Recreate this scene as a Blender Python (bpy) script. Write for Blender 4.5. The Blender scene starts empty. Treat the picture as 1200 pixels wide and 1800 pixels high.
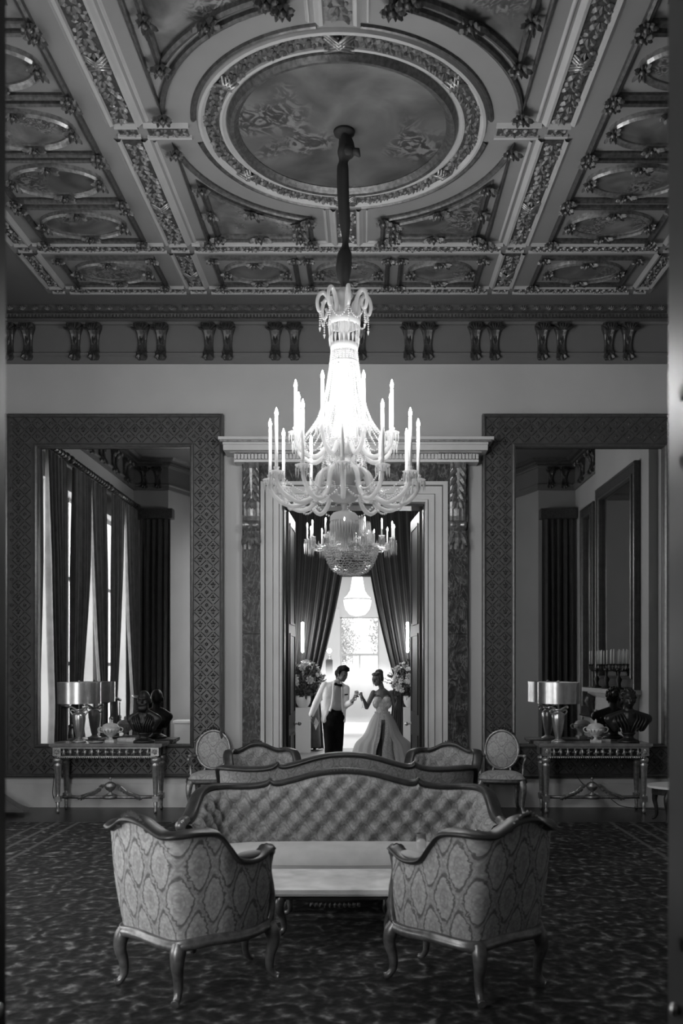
import bpy, bmesh, math, random
from mathutils import Vector, Matrix
random.seed(7)
PI = math.pi
scene = bpy.context.scene
COL = scene.collection

# ------------------------------------------------------------------ camera
F, VX, VY, EYE = 1560.0, 641.0, 1175.0, 1.75      # focal length in px, vanishing point px, eye height
cam = bpy.data.cameras.new('camera')
cam.sensor_fit = 'VERTICAL'; cam.sensor_height = 36.0
cam.lens = 36.0 * F / 1800.0
cam.shift_x = (600 - VX) / 1800.0
cam.shift_y = (VY - 900) / 1800.0
cam.clip_start = 0.05; cam.clip_end = 300
cam.dof.use_dof = True; cam.dof.focus_distance = 10.5; cam.dof.aperture_fstop = 2.8
camo = bpy.data.objects.new('camera', cam); COL.objects.link(camo)
camo.location = (0, 0, EYE); camo.rotation_euler = (PI/2, 0, 0)
scene.camera = camo

# ------------------------------------------------------------------ world, daylight, exposure
world = bpy.data.worlds.new('overcast_sky'); scene.world = world; world.use_nodes = True
bg = world.node_tree.nodes['Background']
bg.inputs[0].default_value = (1, 1, 1, 1); bg.inputs[1].default_value = 2.2
vs = scene.view_settings
vs.view_transform = 'Standard'; vs.look = 'None'; vs.gamma = 1.0; vs.use_curve_mapping = False
vs.exposure = 0.22
scene.cycles.use_denoising = True
scene.cycles.max_bounces = 7; scene.cycles.diffuse_bounces = 4; scene.cycles.glossy_bounces = 4
scene.cycles.transmission_bounces = 6; scene.cycles.transparent_max_bounces = 12
scene.cycles.sample_clamp_indirect = 4.0; scene.cycles.volume_bounces = 3
WALL_Y = 11.23; CEIL = 6.25; AX = -0.185; LX = -5.0; RX = 4.55

def area(name, loc, rot, sx, sy, power):
    l = bpy.data.lights.new(name, 'AREA'); l.shape = 'RECTANGLE'; l.size = sx; l.size_y = sy; l.energy = power
    o = bpy.data.objects.new(name, l); COL.objects.link(o); o.location = loc; o.rotation_euler = rot
    return o
WIN_Y = (9.0, 6.75, 4.5)
for wy in WIN_Y:                                   # daylight standing in the three tall windows of the left wall
    area('window_daylight', (LX - 0.42, wy, 2.75), (0, -PI/2, 0), 4.3, 1.35, 100)
area('near_window_daylight', (-2.85, 1.9, 2.6), (PI/2, 0, 0), 1.3, 4.2, 130)      # daylight in the near-wall window behind and left of the camera
area('anteroom_window_daylight', (-3.8, 14.0, 2.35), (0, -PI/2, 0), 3.6, 1.5, 85)

# ------------------------------------------------------------------ helpers
def P(x, y, Y):
    return Vector(((x - VX) * Y / F, Y, EYE - (y - VY) * Y / F))
def CP(x, y):                                      # a pixel on the ceiling plane
    Y = F * (CEIL - EYE) / (VY - y)
    return ((x - VX) * Y / F, Y)

class MB:
    def __init__(s): s.v = []; s.f = []; s.uv = []; s.sm = []
    def add(s, vs, fs, smooth=False, uv=None):
        b = len(s.v)
        s.v += [tuple(p) for p in vs]
        s.uv += uv if uv else [(0, 0)] * len(vs)
        s.f += [tuple(i + b for i in f) for f in fs]
        s.sm += [smooth] * len(fs)
        return s
    def box(s, x0, x1, y0, y1, z0, z1):
        s.add([(x0,y0,z0),(x1,y0,z0),(x1,y1,z0),(x0,y1,z0),(x0,y0,z1),(x1,y0,z1),(x1,y1,z1),(x0,y1,z1)],
              [(3,2,1,0),(4,5,6,7),(0,1,5,4),(1,2,6,5),(2,3,7,6),(3,0,4,7)],
              uv=[(x0,z0),(x1,z0),(x1,z0),(x0,z0),(x0,z1),(x1,z1),(x1,z1),(x0,z1)]); return s
    def prism(s, pts, z0, z1):                     # polygon in xy, counter-clockwise
        n = len(pts)
        s.add([(p[0],p[1],z0) for p in pts] + [(p[0],p[1],z1) for p in pts],
              [tuple(range(n-1,-1,-1)), tuple(range(n,2*n))] + [(i,(i+1)%n,n+(i+1)%n,n+i) for i in range(n)]); return s
    def grid(s, rows, uv=None, closed=False, smooth=True, flip=False):
        n = len(rows[0]); m = len(rows); fs = []
        for i in range(m-1):
            for j in range(n if closed else n-1):
                a, b, c, d = i*n+j, i*n+(j+1)%n, (i+1)*n+(j+1)%n, (i+1)*n+j
                fs.append((a,d,c,b) if flip else (a,b,c,d))
        s.add([p for r in rows for p in r], fs, smooth, [q for r in uv for q in r] if uv else None); return s
    def lathe(s, prof, n=16, c=(0,0,0), cap=True, smooth=True, rib=0, ribn=8, ang0=0.0):
        rows = []
        for r, z in prof:
            row = []
            for k in range(n):
                a = ang0 + 2*PI*k/n; rr = r * (1 + rib*math.cos(ribn*a))
                row.append((c[0]+rr*math.cos(a), c[1]+rr*math.sin(a), c[2]+z))
            rows.append(row)
        b = len(s.v)
        s.grid(rows, closed=True, smooth=smooth)
        if cap:
            s.f.append(tuple(b+k for k in range(n-1,-1,-1))); s.sm.append(False)
            m = b+(len(prof)-1)*n; s.f.append(tuple(m+k for k in range(n))); s.sm.append(False)
        return s
    def tube(s, pts, rad, n=8, cap=True, flat=1.0, up=None):
        pts = [Vector(p) for p in pts]
        if not hasattr(rad, '__len__'): rad = [rad]*len(pts)
        t0 = (pts[1]-pts[0]).normalized()
        u = Vector(up) if up else (Vector((0,0,1)) if abs(t0.z) < .9 else Vector((1,0,0)))
        rows = []
        for i, p in enumerate(pts):
            t = (pts[min(i+1,len(pts)-1)] - pts[max(i-1,0)]).normalized()
            u = (u - t*u.dot(t))
            u = u.normalized() if u.length > 1e-6 else t.orthogonal().normalized()
            w = t.cross(u)
            rows.append([p + (u*math.cos(2*PI*k/n)*flat + w*math.sin(2*PI*k/n))*rad[i] for k in range(n)])
        b = len(s.v); s.grid(rows, closed=True)
        if cap:
            s.f.append(tuple(b+k for k in range(n-1,-1,-1))); s.sm.append(False)
            m = b+(len(rows)-1)*n; s.f.append(tuple(m+k for k in range(n))); s.sm.append(False)
        return s
    def ball(s, c, r, n=8, m=5, sz=1.0):
        c = Vector(c); rows = []
        for i in range(m+1):
            a = -PI/2 + PI*i/m; rr = max(math.cos(a), .02)*r
            rows.append([(c.x+rr*math.cos(2*PI*k/n), c.y+rr*math.sin(2*PI*k/n), c.z+math.sin(a)*r*sz) for k in range(n)])
        s.grid(rows, closed=True); return s
    def build(s, name, mat, parent=None, loc=(0,0,0), rotz=0.0, kind=None, label=None):
        me = bpy.data.meshes.new(name); me.from_pydata(s.v, [], s.f)
        me.polygons.foreach_set('use_smooth', s.sm)
        if any(u != (0,0) for u in s.uv):
            ul = me.uv_layers.new(name='uv'); buf = []
            for l in me.loops: buf += s.uv[l.vertex_index]
            ul.data.foreach_set('uv', buf)
        if mat: me.materials.append(M[mat])
        me.update()
        o = bpy.data.objects.new(name, me); COL.objects.link(o)
        o.location = loc; o.rotation_euler = (0,0,rotz)
        if parent: o.parent = parent
        if kind: o['kind'] = kind
        if label: o['label'] = label
        return o

def tag(o, label, cat, group=None):
    o['label'] = label; o['category'] = cat
    if group: o['group'] = group
    return o
def thing(name, label, cat, loc=(0,0,0), rotz=0.0, group=None, scale=None):
    o = bpy.data.objects.new(name, None); COL.objects.link(o)
    o.location = loc; o.rotation_euler = (0,0,rotz); o.empty_display_size = .1
    if scale: o.scale = scale
    return tag(o, label, cat, group)
def kids(o): return [c for c in COL.objects if c.parent == o]
def copy_obj(src, parent=None, loc=None, rotz=None, scale=None, rot=None):
    c = src.copy(); COL.objects.link(c)
    if parent: c.parent = parent
    if loc is not None: c.location = loc
    if rotz is not None: c.rotation_euler = (0,0,rotz)
    if rot is not None: c.rotation_euler = rot
    if scale is not None: c.scale = scale
    return c
def copy_tree(src, label, loc, rotz=0.0, scale=None):
    r = copy_obj(src, None, loc, rotz, scale); r['label'] = label
    for ch in list(src.children):
        c = copy_obj(ch, r)
        for g in list(ch.children): copy_obj(g, c)
    return r
def struct(name, mb, mat, parent=None):
    o = mb.build(name, mat, parent)
    if not parent: o['kind'] = 'structure'
    return o
def spline(pts, n=8, closed=False):                # Catmull-Rom through points of any dimension
    pts = [tuple(p) for p in pts]; out = []; N = len(pts)
    for i in range(N if closed else N-1):
        if closed: p0,p1,p2,p3 = pts[i-1],pts[i],pts[(i+1)%N],pts[(i+2)%N]
        else: p0,p1,p2,p3 = pts[max(i-1,0)],pts[i],pts[i+1],pts[min(i+2,N-1)]
        for k in range(n):
            t = k/n
            out.append(tuple(.5*(2*b+(c-a)*t+(2*a-5*b+4*c-d)*t*t+(3*b-a-3*c+d)*t**3) for a,b,c,d in zip(p0,p1,p2,p3)))
    if not closed: out.append(pts[-1])
    return out
def lerp(a, b, t): return a+(b-a)*t
def interp(x, xs, ys):
    if x <= xs[0]: return ys[0]
    for i in range(1, len(xs)):
        if x <= xs[i]: return lerp(ys[i-1], ys[i], (x-xs[i-1])/(xs[i]-xs[i-1]))
    return ys[-1]
def sweep_flat(mb, pts, prof, z=0.0, closed=False, smooth=False):
    """sweep a profile [(offset to the left of travel, rise)] along an xy polyline with mitres"""
    n = len(pts); rows = []
    for i in range(n):
        p = Vector(pts[i]).to_2d()
        a = Vector(pts[i-1]).to_2d() if (i or closed) else None
        b = Vector(pts[(i+1)%n]).to_2d() if (i < n-1 or closed) else None
        d1 = (p-a).normalized() if a is not None else None
        d2 = (b-p).normalized() if b is not None else None
        if d1 is None: d1 = d2
        if d2 is None: d2 = d1
        n1 = Vector((-d1.y, d1.x)); n2 = Vector((-d2.y, d2.x)); m = (n1+n2)
        m = m.normalized() if m.length > 1e-6 else n1
        k = 1/max(m.dot(n1), .3)
        rows.append([(p.x+m.x*o*k, p.y+m.y*o*k, z+h) for o, h in prof])
    if closed: rows.append(rows[0])
    mb.grid(rows, smooth=smooth); return mb
def leaf(mb, p, d, nrm, L, W, H):
    p = Vector(p); d = Vector(d).normalized(); nrm = Vector(nrm).normalized(); w = nrm.cross(d)
    def q(a, b, c): return p + d*a*L + w*b*W + nrm*c*H
    mb.add([q(0,0,.1), q(.4,.5,.1), q(.45,0,1), q(.4,-.5,.1), q(.78,.36,.1), q(.8,0,.85), q(.78,-.36,.1), q(1,0,.35)],
           [(0,2,1),(0,3,2),(1,2,5,4),(2,3,6,5),(4,5,7),(5,6,7)])
def leaf_band(mb, fn, L, width, nrm, pitch=.085, H=.02, z=0.0, seed=1):
    """carved acanthus vine along a strip; fn(s,t) gives the point at length s, offset t"""
    rnd = random.Random(seed); n = max(2, int(L/pitch)); e = 1e-3
    for i in range(n):
        s = (i+.5)*L/n
        p0 = Vector(fn(s,0)); ds = (Vector(fn(s+e,0))-p0).normalized(); dt = (Vector(fn(s,e))-p0).normalized()
        sw = math.sin(i*PI/3.0)*width*.14
        c = Vector(fn(s, sw))
        for sgn in (-1,1):
            a = rnd.uniform(.55,1.0)
            leaf(mb, c+dt*sgn*.008, ds*math.cos(a)+dt*sgn*math.sin(a), nrm, width*rnd.uniform(.42,.56), width*.26, H*rnd.uniform(.7,1.2))
            a = rnd.uniform(1.7,2.3)
            leaf(mb, c+dt*sgn*width*.16, ds*math.cos(a)+dt*sgn*math.sin(a), nrm, width*.3, width*.2, H*rnd.uniform(.5,1.1))
        if i % 2 == 0:
            leaf(mb, c, ds, nrm, width*.45, width*.22, H*1.3)
    return mb
def oval(cx, cy, a, b, n=32): return [(cx+a*math.cos(2*PI*k/n), cy+b*math.sin(2*PI*k/n)) for k in range(n)]

# ------------------------------------------------------------------ materials (the photograph is black and white)
M = {}
def newmat(name):
    m = bpy.data.materials.new(name); m.use_nodes = True; M[name] = m
    nt = m.node_tree; b = nt.nodes['Principled BSDF']
    return m, nt, b
def nd(nt, t, **kw):
    n = nt.nodes.new(t)
    for k, v in kw.items(): setattr(n, k, v)
    return n
def mat(name, g, rough=.6, metal=0.0, noise=0.0, scale=8.0, bump=0.0, bscale=60.0, spec=.5, sheen=0.0, coat=0.0, g2=None):
    m, nt, b = newmat(name); L = nt.links
    b.inputs['Base Color'].default_value = (g,g,g,1); b.inputs['Roughness'].default_value = rough
    b.inputs['Metallic'].default_value = metal; b.inputs['Specular IOR Level'].default_value = spec
    b.inputs['Sheen Weight'].default_value = sheen; b.inputs['Coat Weight'].default_value = coat
    if noise or bump: tc = nd(nt, 'ShaderNodeTexCoord')
    if noise:
        nz = nd(nt, 'ShaderNodeTexNoise'); nz.inputs['Scale'].default_value = scale; nz.inputs['Detail'].default_value = 6
        r = nd(nt, 'ShaderNodeMapRange'); r.inputs['From Min'].default_value = .3; r.inputs['From Max'].default_value = .7
        lo, hi = (g*(1-noise), g*(1+noise)) if g2 is None else (g, g2)
        r.inputs['To Min'].default_value = lo; r.inputs['To Max'].default_value = hi
        L.new(tc.outputs['Object'], nz.inputs['Vector']); L.new(nz.outputs['Fac'], r.inputs['Value']); L.new(r.outputs[0], b.inputs['Base Color'])
    if bump:
        nb = nd(nt, 'ShaderNodeTexNoise'); nb.inputs['Scale'].default_value = bscale; nb.inputs['Detail'].default_value = 3
        bp = nd(nt, 'ShaderNodeBump'); bp.inputs['Strength'].default_value = bump; bp.inputs['Distance'].default_value = .01
        L.new(tc.outputs['Object'], nb.inputs['Vector']); L.new(nb.outputs['Fac'], bp.inputs['Height']); L.new(bp.outputs[0], b.inputs['Normal'])
    return m
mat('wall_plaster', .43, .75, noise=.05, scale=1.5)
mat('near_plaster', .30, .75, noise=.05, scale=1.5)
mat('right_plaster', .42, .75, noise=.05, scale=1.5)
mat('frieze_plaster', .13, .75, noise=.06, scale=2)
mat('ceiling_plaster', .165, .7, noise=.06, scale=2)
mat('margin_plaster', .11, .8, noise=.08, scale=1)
mat('moulding', .48, .6, noise=.06, scale=4)
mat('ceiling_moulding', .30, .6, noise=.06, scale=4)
mat('skirting', .55, .55, noise=.10, scale=3)
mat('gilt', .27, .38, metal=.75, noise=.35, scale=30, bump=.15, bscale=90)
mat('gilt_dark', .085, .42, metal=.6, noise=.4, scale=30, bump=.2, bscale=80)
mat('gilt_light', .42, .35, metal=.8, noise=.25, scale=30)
mat('relief', .15, .45, metal=.35, noise=.5, scale=40)
mat('frame_field', .085, .42, metal=.45, noise=.25, scale=14, bump=.2, bscale=120)
mat('frame_relief', .10, .36, metal=.6, noise=.25, scale=40)
mat('frame_edge', .13, .35, metal=.6, noise=.2, scale=20)
mat('wood_dark', .025, .38, noise=.4, scale=12)
mat('wood_gilt', .16, .33, metal=.55, noise=.4, scale=20)
mat('floorboard', .018, .3, noise=.3, scale=5)
mat('door_black', .010, .42, noise=.2, scale=4, spec=.35)
mat('door_dark', .06, .35, noise=.2, scale=4)
mat('brass', .55, .3, metal=.9)
mat('drape', .05, .85, noise=.2, scale=6, sheen=.15, bump=.1, bscale=150)
mat('drape_mid', .10, .8, noise=.25, scale=6, sheen=.2, bump=.1, bscale=150)
mat('velvet', .022, .85, noise=.2, scale=5, sheen=.25)
mat('bronze', .010, .42, noise=.3, scale=10)
mat('silver', .55, .3, metal=.95, noise=.12, scale=14)
mat('silver_worn', .45, .4, metal=.8, noise=.3, scale=40)
mat('lamp_lining', .8, .7)
mat('porcelain', .5, .3, noise=.25, scale=25)
mat('table_stone', .68, .25, noise=.2, scale=6)
mat('console_top', .16, .22, noise=.3, scale=9)
mat('marble_pale', .55, .32, noise=.10, scale=7)
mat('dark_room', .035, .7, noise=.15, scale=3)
mat('bright_wall', .75, .8)
mat('white_floor', .82, .45)
mat('grey_floor', .30, .5, noise=.12, scale=4)
mat('white_paint', .70, .5)
mat('petal', .72, .6, noise=.15, scale=20)
mat('petal_grey', .5, .65, noise=.2, scale=20)
mat('foliage', .035, .6, noise=.5, scale=12)
mat('garden_leaf', .5, .6, noise=.5, scale=3)
mat('garden_ground', .45, .9)
mat('bark', .10, .9)
mat('skin', .10, .5, noise=.05, scale=10)
mat('hair_black', .005, .6, spec=.2)
mat('hair_fair', .05, .45, noise=.5, scale=60)
mat('jacket', .80, .75, noise=.04, scale=30)
mat('shirt', .34, .7)
mat('black_cloth', .004, .8, spec=.1)
mat('paper', .75, .6)
mat('seat_plain', .44, .7, noise=.08, scale=10, bump=.25, bscale=7, sheen=.15)
mat('cornice_dark', .075, .5, metal=.2, noise=.4, scale=20)
mat('candle', .78, .4)
mat('candle_shadow', .5, .5)
mat('wrap_cloth', .010, .75)
mat('eye_dark', .005, .2)
mat('switch', .42, .4)
mat('pane_dark', .02, .08)
mat('bead', .75, .12, spec=.8)

def emis(name, g, s):
    m, nt, b = newmat(name)
    b.inputs['Base Color'].default_value = (g,g,g,1); b.inputs['Emission Color'].default_value = (1,1,1,1); b.inputs['Emission Strength'].default_value = s
emis('bulb', .9, 60.0)
emis('bulb_far', .9, 30.0)
emis('sconce_glow', .9, 160.0)
emis('pendant_glow', .9, 4.0)
emis('lamp_core', .9, 22.0)

# mirror: old silvered glass
m, nt, b = newmat('mirror_glass')
b.inputs['Base Color'].default_value = (.62,.62,.62,1); b.inputs['Metallic'].default_value = 1; b.inputs['Roughness'].default_value = .015
# clear glass
m, nt, b = newmat('glass')
b.inputs['Base Color'].default_value = (.95,.95,.95,1); b.inputs['Roughness'].default_value = .03; b.inputs['Transmission Weight'].default_value = .9; b.inputs['IOR'].default_value = 1.45
m, nt, b = newmat('window_pane')
g = nd(nt,'ShaderNodeBsdfGlossy'); g.inputs['Roughness'].default_value = .02
t = nd(nt,'ShaderNodeBsdfTransparent'); mx = nd(nt,'ShaderNodeMixShader'); mx.inputs[0].default_value = .06
nt.links.new(t.outputs[0], mx.inputs[1]); nt.links.new(g.outputs[0], mx.inputs[2]); nt.links.new(mx.outputs[0], nt.nodes['Material Output'].inputs['Surface'])
# cut crystal: pale, half translucent, glossy
def crystal(name, g, trans, rough):
    m, nt, b = newmat(name)
    b.inputs['Base Color'].default_value = (g,g,g,1); b.inputs['Roughness'].default_value = rough; b.inputs['IOR'].default_value = 1.5
    tl = nd(nt,'ShaderNodeBsdfTranslucent'); tl.inputs[0].default_value = (g,g,g,1)
    tr = nd(nt,'ShaderNodeBsdfTransparent')
    m1 = nd(nt,'ShaderNodeMixShader'); m1.inputs[0].default_value = .45
    m2 = nd(nt,'ShaderNodeMixShader'); m2.inputs[0].default_value = trans
    nt.links.new(b.outputs[0], m1.inputs[1]); nt.links.new(tl.outputs[0], m1.inputs[2])
    nt.links.new(m1.outputs[0], m2.inputs[1]); nt.links.new(tr.outputs[0], m2.inputs[2])
    nt.links.new(m2.outputs[0], nt.nodes['Material Output'].inputs['Surface'])
crystal('crystal', .5, .33, .1)
crystal('crystal_far', .5, .35, .1)
M['crystal_far'].node_tree.nodes['Principled BSDF'].inputs['Metallic'].default_value = .75
# tulle: see-through white net
m, nt, b = newmat('tulle')
df = nd(nt,'ShaderNodeBsdfDiffuse'); df.inputs[0].default_value = (.62,.62,.62,1)
tl = nd(nt,'ShaderNodeBsdfTranslucent'); tl.inputs[0].default_value = (.55,.55,.55,1)
tr = nd(nt,'ShaderNodeBsdfTransparent')
a1 = nd(nt,'ShaderNodeMixShader'); a1.inputs[0].default_value = .45
a2 = nd(nt,'ShaderNodeMixShader'); a2.inputs[0].default_value = .38
nt.links.new(df.outputs[0], a1.inputs[1]); nt.links.new(tl.outputs[0], a1.inputs[2]); nt.links.new(a1.outputs[0], a2.inputs[1]); nt.links.new(tr.outputs[0], a2.inputs[2])
nt.links.new(a2.outputs[0], nt.nodes['Material Output'].inputs['Surface'])

def mathn(nt, op, a, b=None):
    n = nd(nt, 'ShaderNodeMath', operation=op)
    for i, v in enumerate((a, b)):
        if v is None: continue
        if isinstance(v, (int, float)): n.inputs[i].default_value = v
        else: nt.links.new(v, n.inputs[i])
    return n.outputs[0]
def ramp(nt, fac, stops, interp_='LINEAR'):
    r = nd(nt, 'ShaderNodeValToRGB'); cr = r.color_ramp; cr.interpolation = interp_
    while len(cr.elements) < len(stops): cr.elements.new(.5)
    for e, (p, c) in zip(cr.elements, stops): e.position = p; e.color = (c,c,c,1)
    nt.links.new(fac, r.inputs[0]); return r.outputs[0]
def damask(name, light, mid, dark, ax, bz, rough=.62, src='UV'):
    """woven ogee damask: light medallions ringed by a dark lattice, all flat weave"""
    m, nt, b = newmat(name); L = nt.links
    tc = nd(nt,'ShaderNodeTexCoord')
    nz = nd(nt,'ShaderNodeTexNoise'); nz.inputs['Scale'].default_value = 42; nz.inputs['Detail'].default_value = 2
    L.new(tc.outputs[src], nz.inputs['Vector'])
    sep = nd(nt,'ShaderNodeSeparateXYZ'); L.new(tc.outputs[src], sep.inputs[0])
    w = mathn(nt,'MULTIPLY', mathn(nt,'SUBTRACT', nz.outputs['Fac'], .5), .035)
    u = mathn(nt,'ADD', sep.outputs[0], w); v = mathn(nt,'ADD', sep.outputs[1], w)
    cu = mathn(nt,'COSINE', mathn(nt,'MULTIPLY', u, 2*PI/ax)); cv = mathn(nt,'COSINE', mathn(nt,'MULTIPLY', v, 2*PI/bz))
    g = mathn(nt,'MULTIPLY', mathn(nt,'ABSOLUTE', mathn(nt,'ADD', cu, cv)), .5)
    col = ramp(nt, g, [(.0,mid),(.05,light),(.12,mid),(.17,dark),(.27,dark),(.31,light),(.72,light),(.82,mid),(.9,light),(1.0,mid)])
    vo = nd(nt,'ShaderNodeTexVoronoi'); vo.inputs['Scale'].default_value = 55; L.new(tc.outputs[src], vo.inputs['Vector'])
    det = ramp(nt, vo.outputs['Distance'], [(0,1.0),(.35,1.0),(.6,.78)])
    mxn = nd(nt,'ShaderNodeMix', data_type='RGBA', blend_type='MULTIPLY'); mxn.inputs[0].default_value = 1
    L.new(col, mxn.inputs[6]); L.new(det, mxn.inputs[7]); L.new(mxn.outputs[2], b.inputs['Base Color'])
    b.inputs['Roughness'].default_value = rough; b.inputs['Sheen Weight'].default_value = .15
    bp = nd(nt,'ShaderNodeBump'); bp.inputs['Strength'].default_value = .12; bp.inputs['Distance'].default_value = .004
    L.new(g, bp.inputs['Height']); L.new(bp.outputs[0], b.inputs['Normal'])
damask('damask', .40, .28, .12, .165, .36)
damask('damask_sofa', .29, .24, .18, .16, .22)
damask('damask_seat', .42, .36, .27, .22, .30)

def marble(name):
    m, nt, b = newmat(name); L = nt.links
    tc = nd(nt,'ShaderNodeTexCoord')
    n1 = nd(nt,'ShaderNodeTexNoise'); n1.inputs['Scale'].default_value = 9; n1.inputs['Detail'].default_value = 12; n1.inputs['Distortion'].default_value = 1.2; n1.inputs['Roughness'].default_value = .65
    L.new(tc.outputs['Object'], n1.inputs['Vector'])
    mp = nd(nt,'ShaderNodeMapping'); mp.inputs['Scale'].default_value = (2.2,2.2,.8); L.new(tc.outputs['Object'], mp.inputs[0])
    n2 = nd(nt,'ShaderNodeTexNoise'); n2.inputs['Scale'].default_value = 3; n2.inputs['Detail'].default_value = 8; n2.inputs['Distortion'].default_value = 2.5
    L.new(mp.outputs[0], n2.inputs['Vector'])
    vein = mathn(nt,'ABSOLUTE', mathn(nt,'SUBTRACT', n2.outputs['Fac'], .5))
    v = ramp(nt, vein, [(0,.10),(.012,.05),(.035,.0)])
    base = ramp(nt, n1.outputs['Fac'], [(.3,.006),(.46,.02),(.58,.05),(.7,.11),(.8,.2)])
    ad = nd(nt,'ShaderNodeMix', data_type='RGBA', blend_type='ADD'); ad.inputs[0].default_value = 1
    L.new(base, ad.inputs[6]); L.new(v, ad.inputs[7]); L.new(ad.outputs[2], b.inputs['Base Color'])
    b.inputs['Roughness'].default_value = .4; b.inputs['Specular IOR Level'].default_value = .25
marble('marble')

def painting(name, lo, hi, sc, seed):
    """a ceiling canvas: clouded sky with loose figure-like strokes"""
    m, nt, b = newmat(name); L = nt.links
    tc = nd(nt,'ShaderNodeTexCoord'); mp = nd(nt,'ShaderNodeMapping'); mp.inputs['Location'].default_value = (seed*3.1, seed*1.7, seed)
    L.new(tc.outputs['Object'], mp.inputs[0])
    n1 = nd(nt,'ShaderNodeTexNoise'); n1.inputs['Scale'].default_value = 1.6*sc; n1.inputs['Detail'].default_value = 5; n1.inputs['Distortion'].default_value = .8
    n2 = nd(nt,'ShaderNodeTexNoise'); n2.inputs['Scale'].default_value = 6*sc; n2.inputs['Detail'].default_value = 4; n2.inputs['Distortion'].default_value = 3.0
    n3 = nd(nt,'ShaderNodeTexNoise'); n3.inputs['Scale'].default_value = 1.1*sc; n3.inputs['Detail'].default_value = 2
    for n in (n1,n2,n3): L.new(mp.outputs[0], n.inputs['Vector'])
    c1 = ramp(nt, n1.outputs['Fac'], [(.3,lo),(.52,(lo+hi)/2),(.7,hi)])
    c2 = ramp(nt, n2.outputs['Fac'], [(.36,lo*.35),(.48,lo*1.1),(.58,hi*1.15)])
    k = ramp(nt, n3.outputs['Fac'], [(.5,0),(.6,.85)])
    mx = nd(nt,'ShaderNodeMix', data_type='RGBA'); L.new(k, mx.inputs[0]); L.new(c1, mx.inputs[6]); L.new(c2, mx.inputs[7])
    L.new(mx.outputs[2], b.inputs['Base Color']); b.inputs['Roughness'].default_value = .5
for i in range(4): painting('painting_%d' % i, .022+.008*i, .12+.02*i, 1.0+.5*i, i+1)

def carpet_mat():
    m, nt, b = newmat('carpet_pile'); L = nt.links
    tc = nd(nt,'ShaderNodeTexCoord'); sep = nd(nt,'ShaderNodeSeparateXYZ')
    nz = nd(nt,'ShaderNodeTexNoise'); nz.inputs['Scale'].default_value = 5.0; nz.inputs['Detail'].default_value = 6
    L.new(tc.outputs['Object'], nz.inputs['Vector'])
    ad = nd(nt,'ShaderNodeVectorMath', operation='MULTIPLY_ADD'); ad.inputs[1].default_value = (.22,.22,0)
    L.new(nz.outputs['Color'], ad.inputs[0]); L.new(tc.outputs['Object'], ad.inputs[2])
    L.new(ad.outputs[0], sep.inputs[0])
    u, v = sep.outputs[0], sep.outputs[1]
    cu = mathn(nt,'COSINE', mathn(nt,'MULTIPLY', u, 2*PI/.62)); cv = mathn(nt,'COSINE', mathn(nt,'MULTIPLY', v, 2*PI/.70))
    g = mathn(nt,'MULTIPLY', cu, cv)
    rings = mathn(nt,'SINE', mathn(nt,'MULTIPLY', g, 7.0))
    vo = nd(nt,'ShaderNodeTexVoronoi'); vo.inputs['Scale'].default_value = 16; L.new(ad.outputs[0], vo.inputs['Vector'])
    n2 = nd(nt,'ShaderNodeTexNoise'); n2.inputs['Scale'].default_value = 22; n2.inputs['Detail'].default_value = 4; L.new(tc.outputs['Object'], n2.inputs['Vector'])
    a = mathn(nt,'ADD', mathn(nt,'MULTIPLY', rings, .10), mathn(nt,'ADD', mathn(nt,'MULTIPLY', vo.outputs['Distance'], .38), mathn(nt,'MULTIPLY', n2.outputs['Fac'], .62)))
    field = ramp(nt, a, [(.34,.004),(.46,.010),(.56,.024),(.66,.055),(.78,.17)])
    # woven border stripes along both long sides
    s0 = nd(nt,'ShaderNodeSeparateXYZ'); L.new(tc.outputs['Object'], s0.inputs[0])
    ax = mathn(nt,'ABSOLUTE', mathn(nt,'ADD', s0.outputs[0], .23))
    st = ramp(nt, mathn(nt,'MULTIPLY', ax, .2), [(0,0),(.5955,0),(.5965,1),(.6035,1),(.6045,0),(.643,0),(.644,1),(.650,1),(.651,0),(.676,0),(.677,1),(.683,1),(.684,0)], 'LINEAR')
    mx = nd(nt,'ShaderNodeMix', data_type='RGBA'); L.new(st, mx.inputs[0]); L.new(field, mx.inputs[6]); mx.inputs[7].default_value = (.09,.09,.09,1)
    L.new(mx.outputs[2], b.inputs['Base Color']); b.inputs['Roughness'].default_value = .9; b.inputs['Sheen Weight'].default_value = .03
    b.inputs['Specular IOR Level'].default_value = .12
    bp = nd(nt,'ShaderNodeBump'); bp.inputs['Strength'].default_value = .5; bp.inputs['Distance'].default_value = .012
    L.new(a, bp.inputs['Height']); L.new(bp.outputs[0], b.inputs['Normal'])
carpet_mat()
# lace: darker embroidery on white net
m, nt, b = newmat('lace'); tc = nd(nt,'ShaderNodeTexCoord'); vo = nd(nt,'ShaderNodeTexVoronoi'); vo.inputs['Scale'].default_value = 45
nt.links.new(tc.outputs['Object'], vo.inputs['Vector'])
nt.links.new(ramp(nt, vo.outputs['Distance'], [(0,.60),(.4,.52),(.7,.40)]), b.inputs['Base Color']); b.inputs['Roughness'].default_value = .6
# ================================================================== SETTING
W = WALL_Y
DX0, DX1 = P(495,0,W).x, P(748,0,W).x             # door opening
DTOP = P(0,885,W).z
struct('floor', MB().box(-6.2, 5.8, .9, 11.6, -.12, 0), 'floorboard')
cb = MB().box(-4.72, 4.0, 3.23, 10.04, .001, .014)
carpet = cb.build('carpet', 'carpet_pile'); tag(carpet, 'large dark patterned carpet with striped borders covering the saloon floor', 'carpet')
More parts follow.
